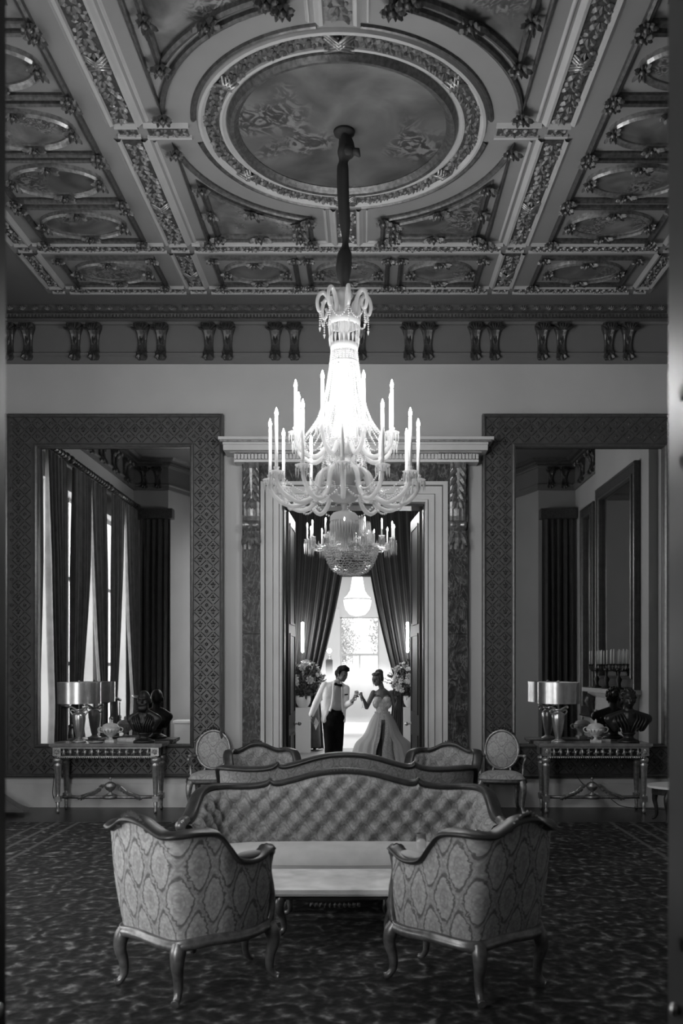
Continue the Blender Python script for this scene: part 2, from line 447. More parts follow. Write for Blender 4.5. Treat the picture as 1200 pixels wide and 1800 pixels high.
# back wall with the tall doorway
wb = MB()
wb.box(LX-.4, DX0, W, W+.35, 0, CEIL); wb.box(DX1, RX+.4, W, W+.35, 0, CEIL); wb.box(DX0, DX1, W, W+.35, DTOP, CEIL)
wall_back = struct('wall_back', wb, 'wall_plaster')
# left wall pierced by three tall windows
wl = MB(); ys = [3.0]; hw = .68; WZ0, WZ1 = .35, 4.75
for wy in sorted(WIN_Y): ys += [wy-hw, wy+hw]
ys.append(W+.35)
for i in range(0, len(ys), 2): wl.box(LX-.4, LX, ys[i], ys[i+1], 0, CEIL)
for wy in WIN_Y:
    wl.box(LX-.4, LX, wy-hw, wy+hw, 0, WZ0); wl.box(LX-.4, LX, wy-hw, wy+hw, WZ1, CEIL)
wall_left = struct('wall_left', wl, 'wall_plaster')
for k, wy in enumerate(sorted(WIN_Y)):
    fr = MB(); x0, x1 = LX-.3, LX-.22
    for a, b2 in ((wy-hw,wy-hw+.06),(wy-.025,wy+.025),(wy+hw-.06,wy+hw)): fr.box(x0, x1, a, b2, WZ0, WZ1)
    for z in (WZ0, 1.8, 3.3, WZ1-.07): fr.box(x0, x1, wy-hw, wy+hw, z, z+.07)
    w_ = struct('window_%d' % (k+1), fr, 'white_paint')
    for a in (wy-hw+.06, wy+.025):
        for z0, z1 in ((WZ0+.07,1.8),(1.87,3.3),(3.37,WZ1-.07)):
            MB().box(LX-.265, LX-.258, a, a+hw-.085, z0, z1).build('pane', 'window_pane', w_)
# right wall with chimney breast
wr = MB().box(RX, RX+.4, 3.0, W+.35, 0, CEIL); wr.box(RX-.14, RX, 5.4, 8.6, 0, CEIL)
wall_right = struct('wall_right', wr, 'right_plaster')
# near wall: short flat ends, canted returns, and the doorway the picture is taken through
wn = MB(); NY = 2.05; JX0, JX1 = -.92, .80
def slab(mb, a, b2, t=.3, z0=0, z1=CEIL):
    a = Vector(a); b2 = Vector(b2); d = (b2-a).normalized(); n = Vector((d.y,-d.x))*t
    mb.prism([a+n, b2+n, b2, a], z0, z1)
for s, pts in ((1, [(RX+.4,3.2),(3.75,3.2),(3.3,NY),(JX1,NY)]), (-1, [(LX-.4,3.2),(-4.25,3.2),(-3.75,NY),(JX0,NY)])):
    for a, b2 in zip(pts, pts[1:]):
        if s > 0: slab(wn, b2, a)
        elif b2[0] == JX0:
            slab(wn, a, (-3.55,NY)); slab(wn, (-2.15,NY), b2); slab(wn, (-3.55,NY), (-2.15,NY), z1=.35); slab(wn, (-3.55,NY), (-2.15,NY), z0=4.75)
        else: slab(wn, a, b2)
wn.box(JX0, JX1, NY-.3, NY, 3.9, CEIL); wn.box(-1.9, JX0, 1.15, NY-.3, 0, 4.2); wn.box(JX1, 1.8, 1.15, NY-.3, 0, 4.2)      # deep reveal
cw = MB()
for k in (-3.55,-2.89,-2.21): cw.box(k, k+.06, NY-.12, NY-.05, .35, 4.75)
for z in (.35,1.8,3.3,4.68): cw.box(-3.55, -2.15, NY-.12, NY-.05, z, z+.07)
win5 = struct('window_5', cw, 'white_paint')
for z0, z1 in ((.42,1.8),(1.87,3.3),(3.37,4.68)):
    for k in (-3.49,-2.83): MB().box(k, k+.61, NY-.09, NY-.084, z0, z1).build('pane','window_pane',win5)
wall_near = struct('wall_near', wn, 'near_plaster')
# vestibule the photographer stands in
vb = MB(); vb.box(-2.0, -1.9, -1.6, NY-.3, 0, 4.2); vb.box(1.8, 1.9, -1.6, NY-.3, 0, 4.2); vb.box(-2.0, 1.9, -1.7, -1.6, 0, 4.2); vb.box(-2.0, 1.9, -1.7, NY-.3, 4.2, 4.3)
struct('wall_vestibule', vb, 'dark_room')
vl = thing('ceiling_lamp', 'small globe lamp on the vestibule ceiling behind the camera', 'lamp', (0,-.9,4.2))
MB().lathe([(.06,0),(.05,-.04),(.02,-.06),(.02,-.12)],14).build('mount','brass',vl); MB().ball((0,0,-.2), .09, 14, 8).build('globe','pendant_glow',vl)
lv = bpy.data.lights.new('vestibule_light','POINT'); lv.energy = 7; lv.shadow_soft_size = .1
lo_ = bpy.data.objects.new('vestibule_light', lv); COL.objects.link(lo_); lo_.location = (0,-.9,3.8)
struct('floor_vestibule', MB().box(-2.0, 1.9, -1.7, .9, -.12, 0), 'floorboard')

# cornice: swept round the room
room = [(LX,3.2),(LX,W),(RX,W),(RX,3.2)]            # travelled so that the room is on the right
prof = [(0,5.60),(-.035,5.60),(-.035,5.68),(-.06,5.70),(-.06,5.725),(-.025,5.735),(-.012,5.75),(-.012,6.085),(-.045,6.09),(-.05,6.115),(-.075,6.12),(-.085,6.145),(-.12,6.15),(-.13,6.19),(-.20,6.20),(-.25,6.24),(-.27,6.249),(0,6.249)]
near_path = [(JX0-.6,NY),(-3.75,NY),(-4.25,3.2),(LX,3.2),(LX,W),(RX,W),(RX,3.2),(3.75,3.2),(3.3,NY),(JX1+.6,NY)]
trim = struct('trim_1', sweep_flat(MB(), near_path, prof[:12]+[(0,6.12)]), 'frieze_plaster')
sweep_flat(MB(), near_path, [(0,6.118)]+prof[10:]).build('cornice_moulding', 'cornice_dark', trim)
# palmette moulding and dentil course along the top of the cornice (fine carving, one mesh)
cm = MB(); x = LX+.3; i = 0
while x < RX-.3:
    c = Vector((x, W-.232, 6.205)); up = Vector((0,-.6,.8))
    for a in (-.9,-.45,0,.45,.9):
        leaf(cm, c+Vector((0,0,-.018)), Vector((math.sin(a),-.45*math.cos(a),.75*math.cos(a))), (0,-.8,-.6), .062, .022, .014)
    x += .155
cm.build('palmette_moulding', 'gilt', trim, kind='stuff')
cm = MB(); x = LX+.2
while x < RX-.2:
    cm.box(x, x+.022, W-.128, W-.078, 6.147, 6.185); x += .042
cm.build('dentil_course', 'gilt_dark', trim, kind='stuff')
# frieze brackets, in pairs
def bracket_mesh():
    mb = MB()
    side = [(.0,.0),(.05,.02),(.075,.055),(.07,.10),(.045,.14),(.035,.2),(.04,.27),(.06,.33),(.10,.38),(.13,.42),(.13,.455)]   # depth, height from the bottom
    half = [.03,.055,.068,.068,.056,.052,.055,.062,.078,.09,.09]
    rows = []
    for (d, z), w in zip(side, half):
        rows.append([(-w,0,z),(-w,-d*.8,z),(-w*.75,-d,z),(-w*.25,-d*.82,z),(w*.25,-d*.82,z),(w*.75,-d,z),(w,-d*.8,z),(w,0,z)])
    mb.grid(rows, smooth=False)
    for a in (-1.2,-.75,-.35,0,.35,.75,1.2):
        leaf(mb, (a*.03,-.12,.355), (math.sin(a),-.25,math.cos(a)), (0,-1,-.2), .095, .04, .03)
    for a in (-.7,0,.7):
        leaf(mb, (0,-.065,.10), (math.sin(a),-.1,-math.cos(a)), (0,-1,0), .11, .06, .025)
    for a in (-.4,.4): leaf(mb, (0,-.04,.2), (math.sin(a)*.5,0,1), (0,-1,0), .12, .03, .02)
    return mb
br0 = bracket_mesh().build('bracket', 'gilt_dark', trim)
first = True
bz = 5.625
def put_bracket(loc, rz):
    global first
    if first: br0.location = loc; br0.rotation_euler = (0,0,rz); first = False
    else: copy_obj(br0, trim, loc, rz)
for k in range(-1, 11):
    for dx in (0, 33.5):
        xp = 14.5 + 117.3*k + dx + (0 if k else 0)
        X = (xp - VX)*(W-.05)/F
        if LX+.1 < X < RX-.1: put_bracket((X, W-.012, bz), 0)
for side in (-1, 1):
    y = 10.75
    while y > 3.4:
        for dy in (0, .24):
            put_bracket(((LX+.012) if side < 0 else (RX-.012), y-dy, bz), PI/2 if side < 0 else -PI/2)
        y -= .84
put_bracket((-4.75,3.212,bz), PI); put_bracket((-4.45,3.212,bz), PI); put_bracket((4.3,3.212,bz), PI); put_bracket((4.0,3.212,bz), PI)
# skirting
bs = MB()
bs.box(LX, P(428,0,W).x, W-.05, W, 0, .30); bs.box(LX, P(428,0,W).x, W-.03, W, .30, .36)
bs.box(P(820,0,W).x, RX, W-.05, W, 0, .30); bs.box(P(820,0,W).x, RX, W-.03, W, .30, .36)
struct('baseboard_back', bs, 'skirting')
struct('baseboard_left', MB().box(LX, LX+.04, 3.2, W, 0, .33), 'skirting')
struct('baseboard_right', MB().box(RX-.04, RX, 3.2, 5.4, 0, .33).box(RX-.04, RX, 8.6, W, 0, .33), 'skirting')
sw = MB().box(-.035,.035,-.012,0,-.045,.045).box(-.012,.012,-.018,-.01,-.02,.02).build('switch_plate', 'switch', wall_back, P(825,1133,W))

# ------------------------------------------------------------------ ceiling
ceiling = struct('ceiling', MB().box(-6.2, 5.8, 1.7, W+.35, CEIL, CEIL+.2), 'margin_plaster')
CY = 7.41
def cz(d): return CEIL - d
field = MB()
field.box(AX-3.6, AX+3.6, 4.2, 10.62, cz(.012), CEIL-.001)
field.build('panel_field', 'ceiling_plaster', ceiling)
FZ = CEIL - .012
ridge = [(-.045,0),(-.030,-.035),(.0,-.042),(.030,-.012),(.045,0)]
def ridge_line(pts, closed=False, k=1.0):
    mb = MB(); sweep_flat(mb, pts, [(o*k, h*k) for o, h in ridge], FZ, closed)
    return mb
def part_line(name, pts, m='ceiling_moulding', closed=False, k=1.0): return ridge_line(pts, closed, k).build(name, m, ceiling)
# long carved strips
def vband(xa, xb, y0, y1, seed, split=True):
    """carved strip running away from the camera, edges raised"""
    w = xb-xa-.13; xm = (xa+xb)/2
    for xx, d in ((xa+.03, 1), (xb-.03, -1)):
        part_line('strip_moulding', [(xx,y0),(xx,y1)] if d > 0 else [(xx,y1),(xx,y0)], k=.8)
    MB().box(xm-w/2, xm+w/2, y0+.02, y1-.02, FZ-.008, FZ).build('strip_ground', 'gilt_dark', ceiling)
    mb = MB(); leaf_band(mb, lambda s,t: (xm+t, y0+.04+s, FZ-.008), y1-y0-.08, w, (0,0,-1), pitch=.075, H=.026, seed=seed)
    mb.build('carved_foliage', 'relief', ceiling, kind='stuff')
def hband(x0, x1, ya, yb, seed):
    w = yb-ya-.09; ym = (ya+yb)/2
    part_line('strip_moulding', [(x1,ya+.022),(x0,ya+.022)], k=.6); part_line('strip_moulding', [(x0,yb-.022),(x1,yb-.022)], k=.6)
    MB().box(x0+.02, x1-.02, ym-w/2, ym+w/2, FZ-.006, FZ).build('strip_ground', 'gilt_dark', ceiling)
    mb = MB(); leaf_band(mb, lambda s,t: (x0+.03+s, ym+t, FZ-.006), x1-x0-.06, w, (0,0,-1), pitch=.07, H=.022, seed=seed)
    mb.build('carved_foliage', 'relief', ceiling, kind='stuff')
ycuts = [4.2, 4.4, 5.245, 5.455, 7.305, 7.515, 9.365, 9.575, 10.42, 10.62]
for s in (-1, 1):
    xa, xb = sorted((AX+s*1.645, AX+s*1.94)); xo, xp = sorted((AX+s*3.33, AX+s*3.58))
    for q in (4, 6, 8):
        pass
    for y0, y1 in ((5.455,7.305),(7.515,9.365),(9.575,10.42)): vband(xa, xb, y0, y1, int(y0*10)+s)
    for y0, y1 in ((5.455,9.365),(9.575,10.42)): vband(xo, xp, y0, y1, int(y0*10)+7*s)
    for y0, y1 in ((9.365,9.575),(10.42,10.62)):
        hband(*sorted((AX+s*1.94, AX+s*3.33)), y0, y1, int(y0*7)+s)
        for a, b2 in ((xa,xb),(xo,xp)): hband(a+.05, b2-.05, y0+.015, y1-.015, int(y0*9)+s)
    hband(*sorted((AX+s*1.27, AX+s*1.645)), 7.305, 7.515, 3+s)
    hband(xa+.05, xb-.05, 7.32, 7.50, 5+s)
hband(AX-1.645, AX+1.645, 9.365, 9.575, 11); hband(AX-1.645, AX+1.645, 10.42, 10.62, 12)
vband(AX-.16, AX+.16, CY+1.25, 9.365, 21); vband(AX-.16, AX+.16, 5.455, CY-1.25, 22)
# ribbon ties crossing the strips
def ribbon(x, y, a, L=.2):
    mb = MB()
    for s in (-1, 1):
        d = Vector((math.cos(a)*.8, math.sin(a)*.8, 0)) ; n = Vector((-d.y, d.x, 0))
        v = (d*.6+n*s*.9).normalized()*L*.5
        for o in (-.022,0,.022):
            q = d.normalized()*o*1.4
            mb.tube([Vector((x,y,FZ-.012))-v+q, Vector((x,y,FZ-.045))+q, Vector((x,y,FZ-.012))+v+q], .012, 5)
    mb.build('ribbon_tie', 'gilt', ceiling)
ribbon(AX, CY-1.07, PI/2, .26); ribbon(AX, CY+1.07, PI/2, .26)
for s in (-1,1):
    for y in (6.55, 8.62, 10.1): ribbon(AX+s*1.79, y, PI/2, .2)
    for a in (.62, PI-.62): ribbon(AX+s*1.07*math.cos(a)*(1 if s>0 else 1), CY+s*1.07*math.sin(a), a, .16)
# central roundel
N = 72
def circ(r, n=N): return [(AX+r*math.cos(2*PI*k/n), CY+r*math.sin(2*PI*k/n)) for k in range(n)]
MB().prism([(x,y) for x,y in circ(.88)], FZ-.004, FZ+.004).build('roundel_canvas', 'painting_0', ceiling)
rd = MB(); sweep_flat(rd, circ(.91), [(-.05,0),(-.045,-.02),(-.02,-.055),(.01,-.05),(.03,-.03),(.05,-.012),(.05,0)], FZ, True)
rd.build('roundel_frame', 'gilt_dark', ceiling)
part_line('roundel_moulding', circ(.995), 'ceiling_moulding', True, .6)
MB().grid([[(x,y,FZ-.006) for x,y in circ(1.02)+[circ(1.02)[0]]],[(x,y,FZ-.006) for x,y in circ(1.135)+[circ(1.135)[0]]]], smooth=False).build('ring_ground', 'gilt_dark', ceiling)
mb = MB(); leaf_band(mb, lambda s,t: (AX+(1.078+t)*math.cos(s/1.078), CY+(1.078+t)*math.sin(s/1.078), FZ-.006), 2*PI*1.078, .125, (0,0,-1), pitch=.07, H=.03, seed=31)
mb.build('carved_foliage', 'relief', ceiling, kind='stuff')
part_line('roundel_moulding', circ(1.165), 'ceiling_moulding', True, .75)
for q in range(4):                                  # outer moulding breaks at the four bands
    a0 = q*PI/2 + .125; a1 = (q+1)*PI/2 - .125
    pts = [(AX+1.225*math.cos(lerp(a0,a1,k/20)), CY+1.225*math.sin(lerp(a0,a1,k/20))) for k in range(21)]
    part_line('roundel_outer_moulding', pts, 'gilt_dark', False, .55)
# gilt ornaments
def ornament_mesh(seed, wide=1.0, n=9):
    rnd = random.Random(seed); mb = MB()
    for i in range(n):
        a = 2*PI*i/n + rnd.uniform(-.2,.2)
        leaf(mb, (.012*math.cos(a)*wide,.012*math.sin(a),-.01), (math.cos(a)*wide,math.sin(a),-.25), (0,0,-1), .075*rnd.uniform(.7,1.15)*(wide if abs(math.cos(a))>.7 else 1), .042, .035)
    mb.ball((0,0,-.035), .026, 8, 4); mb.ball((.045*wide,.01,-.025), .016, 6, 4); mb.ball((-.045*wide,-.008,-.025), .016, 6, 4)
    return mb
orn = [ornament_mesh(i, 1.0 if i < 2 else 1.5).build('corner_ornament' if i < 2 else 'rail_ornament', 'gilt_dark', ceiling) for i in range(4)]
orn_used = [False]*4
def put_orn(i, x, y, rz=0.0, k=1.0):
    if not orn_used[i]:
        o = orn[i]; orn_used[i] = True; o.location = (x,y,FZ-.03); o.rotation_euler = (0,0,rz); o.scale = (k,)*3
    else: copy_obj(orn[i], ceiling, (x,y,FZ-.03), rz, (k,)*3)
frame_prof = [(-.028,0),(-.022,-.03),(-.004,-.045),(.012,-.03),(.028,-.022),(.028,0)]
def gilt_line(name, pts, closed=True, k=1.0, m='gilt_dark'):
    mb = MB(); sweep_flat(mb, pts, [(o*k,h*k) for o,h in frame_prof], FZ, closed); return mb.build(name, m, ceiling)
def oval_panel(x0, x1, y0, y1, a, b2, pm):
    gilt_line('panel_frame', [(x0,y0),(x1,y0),(x1,y1),(x0,y1)])
    cx, cy = (x0+x1)/2, (y0+y1)/2
    MB().prism(oval(cx, cy, a-.02, b2-.02, 28), FZ-.012, FZ).build('oval_canvas', pm, ceiling)
    gilt_line('oval_frame', oval(cx, cy, a, b2, 36), True, 1.15, 'gilt')
    for i, (px, py) in enumerate(((x0,y0),(x1,y0),(x1,y1),(x0,y1))): put_orn(i%2, px, py, i*1.3, .95)
    for px, py, r in ((cx-a,cy,PI/2),(cx+a,cy,PI/2),(cx,cy-b2,0),(cx,cy+b2,0)): put_orn(2+(i%2), px, py, r, .9)
for s in (-1, 1):
    for k, (y0, y1) in enumerate(((5.46,6.15),(6.25,6.94),(7.03,7.72),(7.81,8.48),(8.61,9.28),(9.67,10.34))):
        xa, xb = sorted((AX+s*2.135, AX+s*3.16)); oval_panel(xa, xb, y0, y1, .40, .235, 'painting_%d' % (1+(k+(s>0))%3))
for c, hw_, k in ((-1.03,.445,1),(0,.44,2),(1.03,.445,3)):
    oval_panel(AX+c-hw_, AX+c+hw_, 9.67, 10.34, .335, .235, 'painting_%d' % k)
# corner pictures round the roundel: straight on three sides, hollowed towards the circle
def quad_outline(sx, sy, xi, xo, ye, R, n=14):
    """xi inner side, xo outer side (from the axis), ye far edge (from the circle centre), R hollow radius"""
    a0 = math.acos(min(xo/R, .999)); a1 = math.acos(xi/R)
    arc = [(R*math.cos(lerp(a0,a1,k/n)), R*math.sin(lerp(a0,a1,k/n))) for k in range(n+1)]
    pts = arc + [(xi, ye), (xo, ye)]
    pts = [(AX+sx*x, CY+sy*y) for x, y in pts]
    return pts if sx*sy > 0 else pts[::-1]
for sx in (-1,1):
    for sy in (-1,1):
        o1 = quad_outline(sx, sy, .37, 1.45, 1.86, 1.47); o2 = quad_outline(sx, sy, .475, 1.33, 1.77, 1.57)
        gilt_line('picture_surround', o1, True, .9)
        gilt_line('picture_frame', o2, True, 1.15)
        mb = MB(); c = (AX+sx*.95, CY+sy*1.62)
        vsx = [(c[0],c[1],FZ-.006)]+[(x,y,FZ-.006) for x,y in o2]; n = len(o2)
        mb.add(vsx, [(0,1+(i+1)%n,1+i) for i in range(n)]); mb.build('picture_canvas', 'painting_%d' % (2 if sx<0 else 1), ceiling)
        for (xi,xo,ye,R) in ((.37,1.45,1.86,1.47),(.475,1.33,1.77,1.57)):
            for px, py in ((xo,math.sqrt(R*R-xo*xo)),(xi,math.sqrt(R*R-xi*xi)),(xi,ye),(xo,ye)): put_orn(0, AX+sx*px, CY+sy*py, sx*.5, 1.1)
        for px, py, r in ((.475,1.66,PI/2),(1.33,1.3,PI/2),(.9,1.77,0)): put_orn(2, AX+sx*px, CY+sy*py, r, 1.0)
        put_orn(3, AX+sx*1.57*math.cos(.95), CY+sy*1.57*math.sin(.95), -sx*sy*.6, 1.0)
    for sy in (-1,1):                               # plain fillets framing each corner compartment
        pts = [(AX+sx*1.60,CY+sy*.14),(AX+sx*1.60,CY+sy*1.92),(AX+sx*.21,CY+sy*1.92),(AX+sx*.21,CY+sy*1.26)]
        if sx*sy < 0: pts = pts[::-1]
        part_line('compartment_fillet', pts, 'ceiling_moulding', False, .35)

# ------------------------------------------------------------------ door surround on the back wall
def arch(name, xs, ys, y_front, m, parent=None):     # xs: outer px, inner px pairs; one mitred band of an architrave
    (xo0, xi0, xi1, xo1), (yo, yi) = xs, ys
    mb = MB()
    a = P(xo0,yo,W); b2 = P(xi0,yi,W); c = P(xi1,yi,W); d = P(xo1,yo,W)
    yf = W - y_front
    for (u, v) in ((0,1),):
        mb.box(a.x, b2.x, yf, W+.02, 0, b2.z); mb.box(c.x, d.x, yf, W+.02, 0, c.z); mb.box(a.x, d.x, yf, W+.02, b2.z, a.z)
    return mb.build(name, m, parent)
surround = struct('trim_2', MB().box(P(428,0,W).x, P(460,0,W).x, W-.16, W, P(0,815,W).z-.02, P(0,812,W).z), 'moulding')
arch('architrave_band', (460,466.5,777,785), (850,856), .14, 'moulding', surround)
arch('architrave_band', (468,480.5,763.5,775.5), (857.3,870.5), .09, 'moulding', surround)
arch('architrave_band', (482,491.5,751.5,762), (872,881), .12, 'moulding', surround)
arch('architrave_band', (493,497,746,750), (882,886), .15, 'moulding', surround)
# jamb linings
for a, b2 in ((DX0-.01, DX0+.03), (DX1-.03, DX1+.01)): MB().box(a, b2, W+.02, W+.36, 0, DTOP).build('jamb_lining', 'door_black', surround)
MB().box(DX0, DX1, W+.02, W+.36, DTOP-.03, DTOP).build('jamb_lining', 'door_black', surround)
# marble pilasters and frieze
for xa, xb in ((428,460),(785,820)):
    a, b2 = P(xa,0,W).x, P(xb,0,W).x
    MB().box(a, b2, W-.12, W, .28, 2.18).build('marble_slab', 'marble', surround)
    MB().box(a, b2, W-.12, W, 2.186, P(0,812,W).z).build('marble_slab', 'marble', surround)
    MB().box(a-.02, b2+.02, W-.15, W, 0, .28).build('plinth_block', 'moulding', surround)
MB().box(P(460,0,W).x, P(785,0,W).x, W-.11, W, P(0,850,W).z, P(0,812,W).z).build('marble_frieze', 'marble', surround)
# entablature
ez = lambda y, pr: EYE + (VY-y)*(W-pr)/F
ex = lambda x, pr: (x-VX)*(W-pr)/F
for nm, x0, x1, y0, y1, pr in (('cornice_course',383,868,767,772,.44),('cornice_course',386,864,772,776,.41),('cornice_course',391,858,776,781,.38),
                               ('corona',392,857,781,791,.36),('bed_course',404,846,791,795,.27),('bed_course',420,830,809,812.5,.17)):
    MB().box(ex(x0,pr), ex(x1,pr), W-pr, W, ez(y1,pr), ez(y0,pr)).build(nm, 'moulding' if nm != 'cornice_course' or y0 != 772 else 'gilt', surround)
MB().box(ex(420,.2), ex(830,.2), W-.185, W, ez(812,.185), ez(795,.185)).build('dentil_ground', 'skirting', surround)
dn = MB().box(-.016,.016,-.05,0,0,.058).build('dentil', 'moulding', surround); fd = True
for x0, x1, pr in ((412,482,.26),(484,768,.2),(770,840,.26)):
    if pr > .22: MB().box(ex(x0-1,pr-.03), ex(x1+1,pr-.03), W-pr+.03, W, ez(812,pr-.03), ez(795,pr-.03)).build('dentil_ground', 'skirting', surround)
    n = int((x1-x0)/6.3)
    for i in range(n+1):
        X = ex(lerp(x0+2,x1-2,i/n), pr); loc = (X, W-pr+.03, ez(807,pr))
        if fd: dn.location = loc; fd = False
        else: copy_obj(dn, surround, loc)
    eg = MB()
    for i in range(n*2): eg.ball((ex(lerp(x0,x1,(i+.5)/(n*2)),pr+.02), W-pr-.0, ez(798,pr)), .017, 6, 4)
    eg.build('egg_course', 'gilt', surround, kind='stuff')
# gilt scroll consoles above the pilasters
def console_mesh():
    mb = MB(); top = P(0,813,W).z; bot = P(0,968,W).z
    def zz(y): return P(0,y,W).z
    prof = [(813,.20),(830,.22),(850,.20),(880,.155),(910,.13),(918,.14),(921,.20),(927,.225),(933,.20),(937,.15),(945,.17),(957,.16),(968,.125)]
    h = (P(458,0,W).x-P(431,0,W).x)/2; rows = []
    for y, d in prof:
        rows.append([(-h,-.0,zz(y)),(-h,-d,zz(y)),(-h*.7,-d-.012,zz(y)),(-h*.5,-d+.01,zz(y)),(-h*.15,-d-.008,zz(y)),(h*.15,-d-.008,zz(y)),(h*.5,-d+.01,zz(y)),(h*.7,-d-.012,zz(y)),(h,-d,zz(y)),(h,0,zz(y))])
    mb.grid(rows, smooth=False, flip=True)
    return mb, zz, h
cons = []
for xm in (444.5, 802):
    mb, zz, h = console_mesh(); X = P(xm,0,W).x
    c = mb.build('scroll_console', 'gilt', surround, (X, W, 0))
    lf = MB()
    for i in range(5):
        z = zz(826+i*13); 
        for s in (-1,1):
            leaf(lf, (s*h*.12,-.215+.012*i,z), (s*(.55-.07*i),-.05,-.9), (0,-1,.1), .17, .07, .035)
            leaf(lf, (s*h*.45,-.205+.012*i,z+.03), (s*.5,-.02,-.8), (0,-1,.1), .11, .05, .03)
    leaf(lf, (0,-.16,zz(880)), (0,0,-1), (0,-1,0), .14, .06, .03)
    for s in (-1,0,1): leaf(lf, (s*h*.4,-.17,zz(938)), (s*.35,-.12,-.9), (0,-1,.1), .2, .09, .05)
    lf.build('acanthus_leaf', 'gilt', c)
    rl = MB()
    for k in range(9): rl.lathe([(.028 if k%4 else .04,-.0),(.04,.0)],10) if False else None
    rl.tube([(-h*1.05,-.19,zz(927)),(-h*.6,-.19,zz(927)),(-h*.3,-.19,zz(927)),(h*.3,-.19,zz(927)),(h*.6,-.19,zz(927)),(h*1.05,-.19,zz(927))],[.055,.048,.035,.035,.048,.055],12)
    rl.build('scroll_roll', 'gilt', c)

# ------------------------------------------------------------------ door leaves
def leaf_door(name, hx, hy, dx, dy, width, label, m='door_black', hand=1, knob_z=.98, height=None, kn_s=1.0):
    t = thing(name, label, 'door', (hx,hy,0), math.atan2(dy,dx))
    H = height or (DTOP-.04); T = .05
    bd = MB().box(0,width,-T/2,T/2,.01,H); bd.build('leaf', m, t)
    for side in (-1,1):
        for z0, z1 in ((.2,.85),(1.15,2.2),(2.35,H-.15)):
            pb = MB(); pts = [(.12,z0),(width-.12,z0),(width-.12,z1),(.12,z1)]
            for (a,b2),(c,d) in zip(pts, pts[1:]+pts[:1]):
                y0 = side*T/2
                pb.box(min(a,c)-.015, max(a,c)+.015, min(y0,y0+side*.012), max(y0,y0+side*.012), min(b2,d)-.015, max(b2,d)+.015)
            pb.build('panel_moulding', m, t)
        kn = MB(); kn.tube([(0,side*T/2,0),(0,side*(T/2+.05),0)], .011, 8); kn.ball((0,side*(T/2+.065),0), .028, 10, 6)
        kn.tube([(0,side*T/2,0),(0,side*(T/2+.008),0)], .03, 12)
        kn.build('door_knob', 'brass', t, (width-.07,0,knob_z)).scale = (kn_s,1 if kn_s == 1 else .4,kn_s)
    lk = MB().box(width,width+.004,-.012,.012,knob_z-.08,knob_z+.08); lk.build('lock_plate', 'brass', t)
    return t
leaf_door('door_leaf', DX0+.035, W+.34, .02, .9, .86, 'black panelled door leaf standing open on the left of the far doorway')
leaf_door('door_leaf', DX1-.035, W+.34, -.075, .9, .86, 'black panelled door leaf standing open on the right of the far doorway')
leaf_door('door_leaf', -.852, 1.18, 0, 1, .865, 'dark blurred door leaf at the left edge of the picture', 'door_black', knob_z=.99, height=3.85, kn_s=.55)
leaf_door('door_leaf', .724, 1.18, 0, 1, .865, 'dark glossy blurred door leaf at the right edge of the picture', 'door_dark', knob_z=.99, height=3.85, kn_s=.55)
# ================================================================== ROOMS BEYOND THE DOORWAY
F1 = 19.5
struct('floor_anteroom', MB().box(-3.6, 3.3, 11.6, F1, -.12, 0), 'grey_floor')
wa = MB(); wa.box(-3.7,-3.6,11.58,13.2,0,6.2); wa.box(-3.7,-3.6,14.8,F1,0,6.2); wa.box(-3.7,-3.6,13.2,14.8,0,.5); wa.box(-3.7,-3.6,13.2,14.8,4.2,6.2); wa.box(3.3,3.4,11.58,F1,0,6.2)
wa.box(-3.6,-1.5,F1,F1+.2,0,6.2); wa.box(1.35,3.3,F1,F1+.2,0,6.2); wa.box(-1.5,1.35,F1,F1+.2,3.78,6.2)
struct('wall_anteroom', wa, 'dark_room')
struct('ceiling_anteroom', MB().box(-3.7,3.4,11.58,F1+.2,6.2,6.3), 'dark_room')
w6 = MB()
for y in (13.2,13.97,14.74): w6.box(-3.68,-3.62,y,y+.06,.5,4.2)
for z in (.5,1.7,2.95,4.14): w6.box(-3.68,-3.62,13.2,14.8,z,z+.06)
w6 = struct('window_6', w6, 'white_paint')
for y in (13.26,14.03):
    for z in (.56,1.76,3.01): MB().box(-3.655,-3.65,y,y+.71,z,z+1.13).build('pane','window_pane',w6)
# bright room at the end
F2 = 32.6
struct('floor_bright_room', MB().box(-3.2,3.0,F1,F2+.3,-.12,0), 'white_floor')
wv = MB(); wv.box(-3.3,-3.2,F1+.2,F2+.3,0,5.2); wv.box(3.0,3.1,F1+.2,F2+.3,0,5.2)
WX0, WX1, WZb, WZt = P(598,0,F2).x, P(666,0,F2).x, .55, P(0,1085,F2).z
wv.box(-3.2,WX0,F2,F2+.3,0,5.2); wv.box(WX1,3.0,F2,F2+.3,0,5.2); wv.box(WX0,WX1,F2,F2+.3,0,WZb); wv.box(WX0,WX1,F2,F2+.3,WZt,5.2)
struct('wall_bright_room', wv, 'bright_wall')
struct('ceiling_bright_room', MB().box(-3.3,3.1,F1,F2+.3,5.2,5.3), 'bright_wall')
area('bright_room_fill', (0, 25.5, 5.1), (0,0,0), 2.6, 6.0, 330)  # added area light brightening the end room, out of view above the header
